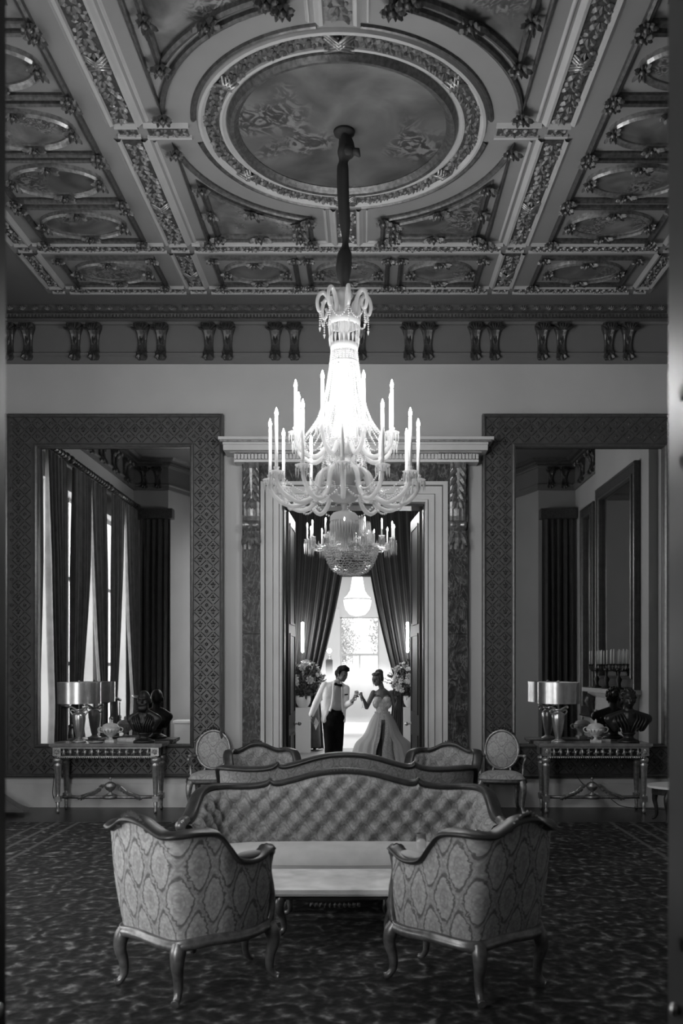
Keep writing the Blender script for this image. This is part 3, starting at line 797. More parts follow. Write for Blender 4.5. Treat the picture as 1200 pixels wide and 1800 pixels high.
# window reveals (pale pilaster strips either side), sashes, panes
wf = MB()
wf.box(WX0-.5,WX0-.02,F2-.10,F2,0,WZt+.3); wf.box(WX1+.02,WX1+.5,F2-.10,F2,0,WZt+.3)
win = struct('window_4', wf, 'white_paint')
mid = P(0,1150,F2).z
fr = MB(); fr.box(WX0,WX0+.05,F2+.05,F2+.12,WZb,WZt); fr.box(WX1-.05,WX1,F2+.05,F2+.12,WZb,WZt)
fr.box(WX0,WX1,F2+.03,F2+.14,mid-.06,mid+.03); fr.box(WX0,WX1,F2+.05,F2+.12,WZt-.04,WZt); fr.box(WX0,WX1,F2+.05,F2+.12,WZb,WZb+.06)
fr.box(P(632,0,F2).x-.03,P(632,0,F2).x+.03,F2+.05,F2+.12,WZb,mid)
fr.build('sash_frame','skirting',win)
gb = MB(); pw = (WX1-WX0)/3
for i in (1,2): gb.box(WX0+pw*i-.008,WX0+pw*i+.008,F2+.06,F2+.1,mid,WZt)
gb.box(WX0,WX1,F2+.06,F2+.1,(mid+WZt)/2-.008,(mid+WZt)/2+.008); gb.build('glazing_bar','skirting',win)
for i in range(3):
    for z0, z1 in ((mid+.03,(mid+WZt)/2-.01),((mid+WZt)/2+.01,WZt-.04)):
        MB().box(WX0+pw*i+.01,WX0+pw*(i+1)-.01,F2+.075,F2+.08,z0,z1).build('pane','window_pane',win)
for a, b2 in ((WX0+.05,P(632,0,F2).x-.03),(P(632,0,F2).x+.03,WX1-.05)): MB().box(a,b2,F2+.075,F2+.08,WZb+.06,mid-.06).build('pane','window_pane',win)
# garden
struct('ground_garden', MB().box(-14,14,F2+.3,60,-.3,-.1), 'garden_ground')
def foliage_blob(n, rx, ry, rz, size, seed):
    rnd = random.Random(seed); mb = MB()
    for i in range(n):
        a = rnd.uniform(0,2*PI); c = rnd.uniform(-1,1); k = rnd.uniform(.55,1.0)
        s = math.sqrt(1-c*c); p = Vector((rx*k*s*math.cos(a), ry*k*s*math.sin(a), rz*k*c))
        d = Vector((rnd.uniform(-1,1),rnd.uniform(-1,1),rnd.uniform(-1,1))).normalized(); e = d.orthogonal().normalized()
        L = size*rnd.uniform(.6,1.3)
        mb.add([p, p+d*L*.5+e*L*.28, p+d*L, p+d*L*.5-e*L*.28], [(0,1,2,3)])
    return mb
for i, (x, y, h, r, lab) in enumerate(((-1.85,39,4.6,1.7,'pale leafy tree beyond the left panes of the end window'),(1.9,41,5.2,1.8,'pale leafy tree beyond the right panes of the end window'))):
    t = thing('garden_tree', lab, 'tree', (x,y,-.1))
    MB().tube([(0,0,0),(.05,0,1.2),(-.06,.05,2.2),(.1,0,h*.75)],[.13,.10,.085,.03],8).build('trunk','bark',t)
    foliage_blob(6000, r, r*.8, h*.38, .13, i+5).build('crown','garden_leaf',t,(0,0,h*.68))
for i, (x, y, r, lab) in enumerate(((-.8,36.2,.62,'low round shrub outside the left of the end window'),(.75,36.6,.7,'low round shrub outside the right of the end window'))):
    t = thing('shrub', lab, 'shrub', (x,y,-.1))
    MB().tube([(0,0,0),(0,0,.9)],.05,6).build('stem','bark',t)
    foliage_blob(3000, r, r, r*.9, .10, i+15).build('leaves','garden_leaf',t,(0,0,1.15))
# low drifting mist behind the couple
vm = bpy.data.materials.new('mist'); vm.use_nodes = True; M['mist'] = vm
nt = vm.node_tree; nt.nodes.remove(nt.nodes['Principled BSDF'])
vsn = nd(nt,'ShaderNodeVolumeScatter'); vsn.inputs['Color'].default_value = (1,1,1,1); vsn.inputs['Density'].default_value = 2.2; vsn.inputs['Anisotropy'].default_value = 0.55
tc = nd(nt,'ShaderNodeTexCoord'); sp_ = nd(nt,'ShaderNodeSeparateXYZ'); nt.links.new(tc.outputs['Object'], sp_.inputs[0])
mr = nd(nt,'ShaderNodeMapRange', interpolation_type='SMOOTHSTEP'); mr.inputs['From Min'].default_value = 2.0; mr.inputs['From Max'].default_value = 1.05; mr.inputs['To Min'].default_value = 0.0; mr.inputs['To Max'].default_value = 2.6
nt.links.new(sp_.outputs[2], mr.inputs['Value']); nt.links.new(mr.outputs[0], vsn.inputs['Density'])
nt.links.new(vsn.outputs[0], nt.nodes['Material Output'].inputs['Volume'])

# pendant: white bowl under a flared shade, in the bright room
YP = 26.0
pc = P(628,0,YP)
pend = thing('pendant_lamp', 'large glowing white bowl pendant lamp hanging in the bright end room', 'lamp', (pc.x,YP,5.2))
def pz(y): return P(0,y,YP).z - 5.2
rb = 24*YP/F
MB().lathe([(.02,pz(1083)),(rb*.55,pz(1080)),(rb*.85,pz(1072)),(rb*.98,pz(1062)),(rb*1.0,pz(1055))],28,cap=False).build('bowl','pendant_glow',pend)
MB().lathe([(rb*1.0,pz(1055)),(rb*1.02,pz(1053.5)),(rb*1.0,pz(1052))],28,cap=False).build('rim_band','silver_worn',pend)
MB().lathe([(rb*1.0,pz(1052)),(rb*.72,pz(1046)),(rb*.52,pz(1038)),(rb*.42,pz(1024)),(rb*.34,pz(1010)),(rb*.3,pz(990)),(rb*.28,0)],28,cap=False).build('flared_shade','pendant_glow',pend)
MB().lathe([(.004,pz(1087)),(.03,pz(1083)),(.02,pz(1080)),(.045,pz(1076)),(.01,pz(1074))],10).build('finial','silver_worn',pend)

# ------------------------------------------------------------------ curtains
def curtain(mb, o, along, out, width, z0, z1, folds, amp, tie_z=None, tie_w=.3, tie_at=0.0, nu=72, nv=26, seed=0, bulge=.0, flare=None):
    """hanging cloth: o start point at the top, along = direction of the pole, out = into the room.
       pulled to tie_at (0..1 of the width) at height tie_z"""
    rnd = random.Random(seed); ph = [rnd.uniform(0,6) for _ in range(4)]
    o = Vector(o); along = Vector(along); out = Vector(out); rows = []; uv = []
    for j in range(nv+1):
        v = j/nv; z = lerp(z1, z0, v); row = []; ruv = []
        if tie_z is None: sc, c0 = 1.0, 0.0
        else:
            if z >= tie_z:
                t = (z1-z)/(z1-tie_z); k = t**1.7
            else:
                t = (z-z0)/(tie_z-z0); k = t**.8*(1-(flare or .25))+(flare or .25) if False else 1-(1-t)*(flare if flare is not None else .3)
            sc = lerp(1.0, tie_w, k)
        for i in range(nu+1):
            u = i/nu
            x = tie_at + (u-tie_at)*sc if tie_z is not None else u
            w = math.sin(u*folds*2*PI+ph[0])+.45*math.sin(u*folds*4.3*PI+ph[1]+v*1.5)+.25*math.sin(u*folds*1.1*PI+ph[2])
            a = amp*(.55+.6*min(1,v*3)) * (1 if tie_z is None else lerp(1,.75,1-sc))
            p = o + along*(x*width) + out*(w*a + bulge*math.sin(v*PI)); row.append((p.x,p.y,z)); ruv.append((u*width, z))
        rows.append(row); uv.append(ruv)
    mb.grid(rows, uv=uv); return mb
def tassel(mb, p):
    p = Vector(p); mb.tube([p, p+Vector((0,0,-.25))], .012, 6); mb.ball(p+Vector((0,0,-.28)), .04, 8, 5)
    mb.lathe([(.03,0),(.05,-.18),(.045,-.2)], 10, tuple(p+Vector((0,0,-.3))))
# left wall windows: a pair of tied curtains each
for k, wy in enumerate(sorted(WIN_Y)):
    pos = ('nearest the camera', 'in the middle', 'nearest the big mirror')[k]
    for s in (-1, 1):
        c = thing('window_curtain', 'dark tied curtain %s side of left-wall window %s' % ('on near' if s < 0 else 'on far', pos), 'curtain', (LX+.16, wy+s*.93, 0), group='saloon window curtains')
        mb = curtain(MB(), (0,0,0), (0,-s,0), (1,0,0), .86, .03, 5.1, 5.0, .045, 1.15, .33 if k < 2 else .72, 0.0, seed=k*2+s, flare=.35)
        mb.build('cloth', 'drape_mid', c)
        tb = MB(); tb.tube([(-.02,0,1.2),(.10,-s*.05,1.17),(.11,-s*.2,1.14),(.02,-s*.32,1.17),(-.06,-s*.2,1.2)], .028, 8); tb.build('tie_back','gilt',c)
        ts = MB(); tassel(ts, (.13,-s*.1,1.1)); ts.build('tassel','gilt',c)
    pl = thing('curtain_pole', 'carved gilt curtain pole over the left-wall window %s' % pos, 'curtain pole', (LX+.16, wy, 5.19), group='saloon curtain poles')
    MB().tube([(0,-.97,0),(0,.97,0)], .045, 10).build('rod','gilt_dark',pl)
    for s in (-1,1): MB().ball((0,s*1.01,0), .07, 10, 6).build('finial','gilt_dark',pl)
    rg = MB()
    for i in range(15): rg.tube([(.05*math.cos(a),-.95+i*.136,.05*math.sin(a)) for a in [q*PI/4 for q in range(9)]], .009, 5, cap=False)
    rg.build('ring','gilt_dark',pl, kind='stuff')
# gathered tail of curtain lying on the floor by the back wall
tail = MB(); rows = []
for j in range(13):
    r = j/12; row = []
    for i in range(41):
        a = PI*1.0*i/40; rr = lerp(.12,.62,r)*(1+.1*math.sin(a*7))
        z = .02+.42*(1-r)**1.6 + .03*abs(math.sin(a*9+r*3))*(1-r*.6)
        row.append((rr*math.sin(a)*1.05, -rr*math.cos(a)*.5, z))
    rows.append(row)
tail.grid(rows)
tl_ = tail.build('curtain_hem', 'drape_mid', None, (-4.72,10.72,.014)); tag(tl_, 'pooled hem of heavy curtain cloth on the floor at the far left by the skirting', 'curtain')
# dark drapes in the canted near corners (seen in the mirrors)
for x0, lab in ((-4.82,'tall dark drape in the near left corner, seen in the left mirror'),(3.8,'tall dark drape in the near right corner, seen in the right mirror')):
    c = thing('corner_drape', lab, 'curtain', (x0,3.36,0))
    curtain(MB(), (0,0,0), (1,0,0), (0,1,0), .66, .03, 5.0, 5, .05, seed=int(x0*3)).build('cloth','drape',c)
    MB().box(-.05,.72,-.1,.14,4.95,5.16).build('pelmet','gilt_dark',c)

# anteroom drapes, parted like stage curtains
YD = 19.15
def dx(x, Y=YD): return (x-VX)*Y/F
for s, xt, xb, lab in ((1,606,563,'dark parted drape on the left of the inner doorway'),(-1,646,694,'dark parted drape on the right of the inner doorway')):
    x_out = dx(500) if s > 0 else dx(752)
    wd = abs(dx(625.5 if s>0 else 627)-x_out)-.06
    c = thing('doorway_drape', lab, 'curtain', (x_out,YD,0))
    mb = curtain(MB(), (0,0,0), (s,0,0), (0,-1,0), wd, .02, 6.0, 8.0, .055, 1.55, .50, 0.0, nu=110, nv=34, seed=3+s, flare=.15)
    mb.build('cloth','velvet',c)
    tb = MB(); tb.tube([(0,-.02,1.62),(s*wd*.3,-.14,1.56),(s*wd*.56,-.1,1.58),(s*wd*.58,.04,1.6)], .03, 8); tb.build('tie_back','drape',c)
sc_ = []
for x, lab in ((531.5,'slim vertical wall light glowing on the left drape'),(716,'slim vertical wall light glowing on the right drape')):
    t = thing('wall_light', lab, 'lamp', (dx(x,18.75),18.78,P(0,1146,18.75).z))
    MB().box(-.012,.012,.0,.03,-.02,.64).build('bracket','brass',t)
    MB().tube([(0,-.02,0),(0,-.02,.62)], .026, 10).build('glass_tube','sconce_glow',t)
# slim dark pedestal lamps flanking the end window
for x, lab in ((578.5,'dark pedestal lamp left of the end window'),(692,'dark pedestal lamp right of the end window')):
    Y = 29.0; t = thing('pedestal_lamp', lab, 'lamp', (P(x,0,Y).x,Y,0)); 
    MB().box(-.11,.11,-.11,.11,0,P(0,1160,Y).z).build('pedestal','door_dark',t)
    MB().lathe([(.10,0),(.07,.05),(.05,.1),(.08,.14)],12,(0,0,P(0,1160,Y).z)).build('base','silver_worn',t)
    MB().ball((0,0,P(0,1144,Y).z), .075, 12, 8).build('globe','bulb_far' if x < 600 else 'white_paint',t)
# mist bank (real scattering volume), standing low at the end of the bright room
mb = MB(); rnd = random.Random(4)
mist_parts = []
rows = []
for j in range(9):
    v = j/8; z = .42+1.65*v; k = math.sin(PI*min(max(v,.06),.94))**.5
    rows.append([(2.3*math.cos(a)*k*(1+.06*math.sin(a*5)), .95*math.sin(a)*k*(1+.08*math.sin(a*3+1)), z+.12*math.sin(a*4+v*2)) for a in [2*PI*q/36 for q in range(36)]])
mb.lathe([(.01,0),(.01,.01)],3,(0,0,.9),cap=False) if False else None
mb.grid(rows, closed=True); b0 = len(mb.v)
mb.f.append(tuple(range(35,-1,-1))); mb.sm.append(True); mb.f.append(tuple(8*36+q for q in range(36))); mb.sm.append(True)
mist = mb.build('mist_bank','mist',None,(0.0,23.6,0)); tag(mist,'low bank of white mist drifting behind the couple','mist'); mist['kind']='stuff'
# low grey hedge-like cabinet line under the end window
t = tag(MB().box(-2.2,2.0,F2-.5,F2-.11,0,.42).build('window_bench','frieze_plaster'), 'low pale grey bench running below the end window', 'bench')
# stage-like dark skirted stand beside the left plinth
st = thing('skirted_stand', 'slim dark skirted stand behind the man in the white jacket', 'stand', (dx(552.5,18.85),18.86,0))
MB().lathe([(.12,0),(.12,.02),(.03,.03),(.03,.08)],16).build('base','door_dark',st)
MB().lathe([(.13,.08),(.11,.6),(.09,1.0)],20,rib=.06,ribn=7).build('skirt','drape_mid',st)
# ================================================================== GREAT MIRRORS
def motif_fleur():
    mb = MB()
    for a, L, w in ((0,.052,.026),(.85,.042,.02),(-.85,.042,.02),(PI,.03,.018),(2.4,.026,.014),(-2.4,.026,.014)):
        leaf(mb, (0,-.001,-.004), (math.sin(a),0,math.cos(a)), (0,-1,0), L, w, .014)
    mb.box(-.016,.016,-.011,0,-.009,-.001)
    return mb
def motif_rosette():
    mb = MB()
    for i in range(6):
        a = i*PI/3; leaf(mb, (0,0,0), (math.sin(a),0,math.cos(a)), (0,-1,0), .027, .02, .009)
    mb.ball((0,-.004,0), .009, 6, 4); return mb
proto = {}
def great_mirror(name, label, x0, x1, z0, z1, fw, loc, rotz, motifs=True):
    """frame in local x-z, facing local -y; opening x0..x1, z0..z1"""
    t = thing(name, label, 'mirror', loc, rotz)
    D = .075
    MB().box(x0-.02, x1+.02, -.022, -.012, z0-.02, z1+.02).build('mirror_glass', 'mirror_glass', t)
    X0, X1, Z0, Z1 = x0-fw, x1+fw, z0-fw, z1+fw
    for nm, a, b2, c, d in (('frame_rail',X0,x0,Z0,Z1),('frame_rail',x1,X1,Z0,Z1),('frame_rail',x0,x1,z1,Z1),('frame_rail',x0,x1,Z0,z0)):
        MB().box(a, b2, -D, 0, c, d).build(nm, 'frame_field', t)
    # raised mouldings on the outer and inner edge
    for e0, e1, f0, f1, k in ((X0,X1,Z0,Z1,1),(x0,x1,z0,z1,-1)):
        q = .022*k
        pts = [(e0+q,f0+q),(e1-q,f0+q),(e1-q,f1-q),(e0+q,f1-q)]
        sm = MB(); sweep_flat(sm, pts, [(-.024,0),(-.018,.022),(0,.032),(.018,.018),(.024,0)], D, True)
        sm.v = [(x, -z, y) for x, y, z in sm.v]
        sm.build('frame_moulding', 'frame_edge', t)
    if not motifs:
        return t
    p = .163; h = p/2
    cx = (x0+x1)/2
    def inring(x, z, m):
        return X0+.055+m < x < X1-.055-m and Z0+.055+m < z < Z1-.055-m and not (x0-.055-m < x < x1+.055+m and z0-.055-m < z < z1+.055+m)
    lat = MB()
    # start the lattice on the axis of the right-hand rail
    gx0 = x1+fw/2-h; gz0 = Z0+fw/2-h
    nx = int((X1-X0)/p)+3; nz = int((Z1-Z0)/p)+3
    for i in range(-nx, nx):
        for j in range(-2, nz):
            gx, gz = gx0+i*p, gz0+j*p
            for sx in (-1,1):
                for sz in (-1,1):
                    a = Vector((gx+sx*h,gz)); b2 = Vector((gx,gz+sz*h)); mm = (a+b2)/2
                    if inring(mm.x, mm.y, .012):
                        d = (b2-a).normalized(); n = Vector((-d.y,d.x))*.006; a2 = a+d*.012; b3 = b2-d*.012
                        lat.add([(a2.x+n.x,-D,a2.y+n.y),(b3.x+n.x,-D,b3.y+n.y),(b3.x-n.x,-D,b3.y-n.y),(a2.x-n.x,-D,a2.y-n.y),(a2.x,-D-.009,a2.y),(b3.x,-D-.009,b3.y)],
                                [(0,1,5,4),(3,4,5,2),(0,4,3),(1,2,5)])
            if inring(gx, gz, .03):
                if 'f' not in proto: proto['f'] = motif_fleur().build('fleur_de_lis', 'frame_relief', t, (gx,-D,gz))
                else: copy_obj(proto['f'], t, (gx,-D,gz), 0)
            if inring(gx+h, gz+h, .02):
                if 'r' not in proto: proto['r'] = motif_rosette().build('rosette', 'frame_relief', t, (gx+h,-D,gz+h))
                else: copy_obj(proto['r'], t, (gx+h,-D,gz+h), 0)
    lat.build('lattice_rib', 'frame_relief', t, kind='stuff')
    return t
def mz(y): return P(0,y,W-.05).z
def mxx(x): return P(x,0,W-.05).x
fw = 58*(W-.05)/F
for a, b2, lab in ((68,335,'huge wall mirror in fleur-de-lis frame reflecting the curtained windows'),(905,1165,'huge wall mirror in fleur-de-lis frame reflecting the fireplace')):
    cx = (mxx(a)+mxx(b2))/2; hw_ = (mxx(b2)-mxx(a))/2
    great_mirror('wall_mirror', lab, -hw_, hw_, mz(1308), mz(787), fw, (cx, W-.012, 0), 0)
# reflected wall: overmantel mirror, second tall mirror, chimneypiece
om = great_mirror('overmantel_mirror', 'tall overmantel mirror above the fireplace, seen in the right mirror', -.98, .98, 1.62, 4.86, .22, (RX-.15,7.0,0), -PI/2, False)
om = great_mirror('wall_mirror', 'narrow tall mirror beyond the fireplace, seen in the right mirror', -.3, .3, 1.0, 4.8, .22, (RX-.01,4.55,0), -PI/2, False)
fp = thing('fireplace', 'pale marble fireplace with carved brackets, reflected in the right mirror', 'fireplace', (RX-.142,7.0,0), -PI/2)
MB().box(-1.25,1.25,-.34,0,1.33,1.40).build('mantel_shelf','marble_pale',fp)
MB().box(-1.15,1.15,-.26,0,1.27,1.33).build('bed_course','marble_pale',fp)
MB().box(-1.1,1.1,-.2,0,1.0,1.27).build('frieze','marble_pale',fp)
for s in (-1,1):
    MB().box(s*.9-.18,s*.9+.18,-.22,0,0,1.0).build('jamb','marble_pale',fp)
    cn = MB(); cn.tube([(s*.9,-.24,1.25),(s*.9,-.3,1.15),(s*.9,-.25,1.02),(s*.9,-.22,.85)],[.1,.09,.06,.05],10); cn.build('scroll_bracket','gilt_dark',fp)
MB().box(-.72,.72,-.16,-.01,0,1.0).build('firebox','door_black',fp)
def candelabrum(label, loc):
    c = thing('candelabrum', label, 'candelabrum', loc, 0, 'candelabra on the mantelpiece')
    MB().lathe([(.09,0),(.09,.02),(.04,.04),(.03,.1),(.055,.16),(.02,.22),(.03,.3),(.05,.34),(.02,.36)],14).build('stem','bronze',c)
    for i in range(5):
        a = 2*PI*i/5; r = .13 if i else .13
        MB().tube(spline([(0,0,.34),(.07*math.cos(a),.07*math.sin(a),.30),(r*math.cos(a),r*math.sin(a),.34),(r*math.cos(a),r*math.sin(a),.40)],4),.01,6).build('arm','bronze',c)
        MB().lathe([(.012,.4),(.03,.415),(.03,.425)],10,(r*math.cos(a),r*math.sin(a),0)).build('drip_pan','bronze',c)
        MB().lathe([(.011,.42),(.010,.66),(.003,.67)],8,(r*math.cos(a),r*math.sin(a),0)).build('candle','candle',c)
    return c
for y, lab in ((6.35,'bronze candelabrum with white candles on the fireplace end nearest the near wall'),(7.0,'bronze candelabrum with white candles at the middle of the mantelpiece'),(7.75,'bronze candelabrum with white candles on the fireplace end nearest the right mirror')):
    candelabrum(lab, (RX-.36,y,1.402))
dk = thing('side_door', 'dark tall door on the right wall, seen in the right mirror', 'door', (RX-.03,9.75,0), -PI/2)
MB().box(-.75,.75,0,.02,0,4.9).build('leaf','door_dark',dk)
MB().box(-.82,-.75,-.02,.02,0,4.97).box(.75,.82,-.02,.02,0,4.97).box(-.75,.75,-.02,.02,4.9,4.97).build('door_frame','skirting',dk)
sb = thing('side_cabinet', 'low pale-topped cabinet in the near left corner, seen in the left mirror', 'cabinet', (-3.6,3.45,.016))
MB().box(-.42,.42,-.2,.2,.08,.58).build('body','skirting',sb); MB().box(-.45,.45,-.22,.22,.58,.63).build('top','white_paint',sb)
for x in (-.36,.36):
    for y in (-.15,.15): MB().lathe([(.02,0),(.035,.08)],8,(x,y,0)).build('foot','wood_dark',sb)

# ================================================================== CONSOLE TABLES
def console_table(name, label, loc):
    t = thing(name, label, 'console table', loc, 0, 'gilt console tables under the mirrors')
    w, d, H = .68, .21, .845                         # half width, half depth
    tp = MB().box(-w,w,-d,d,H-.035,H).box(-w+.015,w-.015,-d+.015,d-.015,H-.05,H-.035); tp.build('table_top','console_top',t)
    lx, ly = w-.09, d-.06
    ap = MB()
    ap.box(-lx,lx,-ly-.03,-ly-.02,H-.145,H-.05)
    ap.box(-lx,lx,ly-.0,ly+.02,H-.145,H-.05); ap.box(-lx-.03,-lx-.02,-ly,ly,H-.145,H-.05); ap.box(lx+.02,lx+.03,-ly,ly,H-.145,H-.05)
    ap.build('apron','door_black',t)
    rim = MB()
    rim.box(-lx,lx,-ly-.045,-ly-.01,H-.06,H-.05); rim.box(-lx,lx,-ly-.045,-ly-.01,H-.165,H-.15)
    for i in range(44): rim.ball((-lx+.015+i*(2*lx-.03)/43,-ly-.05,H-.168), .0125, 6, 4)
    rim.build('apron_rim','gilt_light',t)
    for i in range(13):                               # pierced apron: upright carved figures
        x = -lx+.08+i*(2*lx-.16)/12; og = MB(); rnd = random.Random(i*5)
        og.tube([(x,-ly-.04,H-.148),(x+rnd.uniform(-.012,.012),-ly-.048,H-.105),(x,-ly-.04,H-.06)], [.012,.016,.01], 6)
        for q in range(5):
            a = rnd.uniform(0,2*PI); leaf(og, (x,-ly-.045,H-.105), (math.sin(a),0,math.cos(a)), (0,-1,0), .042, .024, .02)
        og.build('apron_carving','gilt_light',t)
    for sx in (-1,1):
        for sy in (-1,1):
            lg = MB(); c = (sx*lx,sy*ly,0)
            lg.lathe([(.012,0),(.022,.012),(.026,.03),(.018,.05),(.02,.06),(.024,.135),(.02,.14)],12,c)
            lg.lathe([(.03,.20),(.02,.215),(.026,.24),(.042,.57),(.05,.59),(.03,.605),(.05,.62),(.058,.645),(.05,.665),(.028,.675),(.034,.70)],14,c,rib=.04,ribn=7)
            lg.box(c[0]-.036,c[0]+.036,c[1]-.036,c[1]+.036,.14,.205); lg.box(c[0]-.048,c[0]+.048,c[1]-.048,c[1]+.048,.695,H-.05)
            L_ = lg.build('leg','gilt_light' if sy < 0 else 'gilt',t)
            og = MB()
            for q in range(8):
                a = q*PI/4; leaf(og, (c[0],c[1]-.048,.745), (math.sin(a),0,math.cos(a)), (0,-1,0), .038, .02, .012)
            og.ball((c[0],c[1]-.05,.745), .012, 6, 4)
            og.build('corner_carving','gilt_light',L_)
    st = MB(); st.tube([(-lx,0,.175),(-lx*.5,0,.17),(lx*.5,0,.17),(lx,0,.175)], .02, 8)
    for sx in (-1,1): st.tube([(sx*lx,-ly,.175),(sx*lx,ly,.175)], .018, 8)
    st.lathe([(.09,.155),(.09,.19),(.07,.2)],16); st.build('stretcher','gilt',t)
    un = MB().lathe([(.045,.2),(.05,.212),(.02,.225),(.018,.24),(.05,.265),(.07,.295),(.072,.32),(.06,.328),(.065,.335),(.03,.355),(.012,.365),(.012,.385),(.018,.40),(.006,.42)],18); un.build('stretcher_urn','bronze' if False else 'gilt',t)
    for sx in (-1,1):
        gl = MB()
        for i in range(9):
            k = i/8; x = sx*(.08+.26*k); z = .33-.15*k**.6
            leaf(gl, (x,-.01,z), (sx*.8,-.1,-.5), (0,-1,.2), .07, .035, .025); leaf(gl, (x,.01,z), (sx*.4,-.1,-.9), (0,-1,.2), .06, .03, .025)
        gl.tube([(sx*.075,0,.32),(sx*.14,0,.30),(sx*.2,0,.24),(sx*.36,0,.185)], .012, 6)
        gl.build('carved_garland','gilt_light',t)
    return t
CYT = 10.885
ctL = console_table('console_table', 'gilt console table with pierced apron below the left mirror', (P(187,0,10.72).x, CYT, 0))
ctR = copy_tree(ctL, 'gilt console table with pierced apron below the right mirror', (P(1047,0,10.70).x, CYT, 0))
TZ = .846
def table_lamp(label, loc):
    t = thing('table_lamp', label, 'lamp', loc, 0, 'silver table lamps')
    MB().lathe([(.085,0),(.085,.015),(.05,.03),(.035,.045)],24).build('foot','silver_worn',t)
    MB().lathe([(.03,.04),(.04,.06),(.062,.16),(.078,.28),(.08,.33),(.07,.355),(.04,.37),(.045,.385),(.07,.405)],24).build('vase_body','silver',t)
    hd = MB()
    for s in (-1,1):
        hd.tube(spline([(s*.05,0,.375),(s*.085,0,.395),(s*.105,0,.375),(s*.085,0,.345),(s*.07,0,.33)],4), .009, 6)
        hd.tube(spline([(s*.03,0,.40),(s*.08,0,.425),(s*.11,0,.435),(s*.115,0,.415)],4), .012, 6)
    hd.build('handle','silver',t)
    MB().tube([(0,0,.38),(0,0,.735)], .011, 8).build('pole','brass',t)
    sh = MB().lathe([(.258,.475),(.258,.735)],40,cap=False).build('lamp_shade','silver',t)
    MB().lathe([(.254,.735),(.254,.475)],40,cap=False).build('shade_lining','lamp_lining',sh)
    fr = MB()
    for a in (0,2*PI/3,4*PI/3): fr.tube([(0,0,.725),(.254*math.cos(a),.254*math.sin(a),.725)], .004, 5)
    fr.build('shade_spider','brass',sh)
    MB().lathe([(.014,.735),(.018,.745),(.006,.76)],10).build('finial','brass',t)
    return t
lp = table_lamp('silver vase table lamp with drum shade on the left console table', (P(139,0,CYT).x, CYT+.0, TZ))
copy_tree(lp, 'silver vase table lamp with drum shade on the right console table', (P(981,0,CYT).x, CYT, TZ))
def urn(label, loc):
    t = thing('lidded_urn', label, 'urn', loc, 0, 'lidded porcelain urns')
    MB().box(-.055,.055,-.055,.055,0,.03).build('plinth','porcelain',t)
    MB().lathe([(.04,.03),(.02,.05),(.022,.065),(.07,.10),(.105,.14),(.11,.165),(.10,.175),(.112,.182)],24).build('body','porcelain',t)
    MB().lathe([(.112,.182),(.10,.192),(.085,.215),(.05,.232),(.02,.237),(.012,.245),(.018,.262),(.004,.285)],24).build('lid','porcelain',t)
    rl = MB()
    for i in range(16):
        a = 2*PI*i/16; leaf(rl, (.092*math.cos(a),.092*math.sin(a),.12), (.3*math.cos(a),.3*math.sin(a),.9), (math.cos(a),math.sin(a),0), .05, .025, .012)
    rl.build('relief_band','silver_worn',t, kind='stuff')
    for s in (-1,1):
        MB().tube(spline([(s*.09,0,.12),(s*.135,0,.13),(s*.15,0,.165),(s*.12,0,.185),(s*.105,0,.17)],5), .008, 6).build('handle','porcelain',t)
    return t
ur = urn('pale lidded urn with scroll handles on the left console table', (P(195,0,CYT).x, CYT-.02, TZ))
copy_tree(ur, 'pale lidded urn with scroll handles on the right console table', (P(1046,0,CYT).x, CYT-.02, TZ))
# trays and a flat box on the tables
t = thing('shallow_dish', 'shallow pale rectangular dish on the left console table beside the bearded bust', 'dish', (P(224,0,11.0).x, 10.99, TZ))
MB().box(-.10,.10,-.05,.05,0,.012).build('base','porcelain',t); MB().box(-.11,-.10,-.055,.055,.01,.045).box(.10,.11,-.055,.055,.01,.045).box(-.10,.10,-.055,-.047,.01,.045).box(-.10,.10,.047,.055,.01,.045).build('rim','porcelain',t)
t = thing('round_tray', 'small round dark tray on the left console table between lamp and urn', 'tray', (P(172,0,CYT).x, CYT-.09, TZ)); 
MB().lathe([(.07,0),(.085,.006),(.088,.014),(.08,.012)],24).build('plate','silver_worn',t); MB().tube([(.086*math.cos(2*PI*k/20),.086*math.sin(2*PI*k/20),.014) for k in range(21)], .005, 6).build('rim','silver_worn',t)
t = thing('flat_box', 'small flat pale box on the right console table beside the urn', 'box', (P(1062,0,11.0).x, 10.98, TZ))
MB().box(-.06,.06,-.04,.04,0,.02).build('base','porcelain',t); MB().box(-.062,.062,-.042,.042,.02,.03).build('lid','porcelain',t)
# lamp flexes
fx = MB().tube(spline([P(1008,1352,11.1),P(1012,1362,11.1),P(1022,1376,11.1),P(1030,1382,11.1)],5), .005, 5); tag(fx.build('lamp_flex','door_black'), 'thin lamp flex hanging behind the right console table', 'cable')
fx = MB().tube(spline([P(98,1345,11.08),P(94,1375,11.08),P(93,1398,11.06),P(100,1414,11.0)],5), .005, 5); tag(fx.build('lamp_flex','door_black'), 'thin lamp flex hanging by the left console table leg', 'cable')
fx = MB().tube(spline([(P(1065,0,11.1).x,11.12,.19),(P(1080,0,11.1).x,11.1,.08),(P(1100,0,11.1).x,11.05,.022),(3.72,10.85,.02)],6), .005, 5); tag(fx.build('lamp_flex','door_black'), 'thin lamp flex trailing to the floor under the right console table', 'cable')

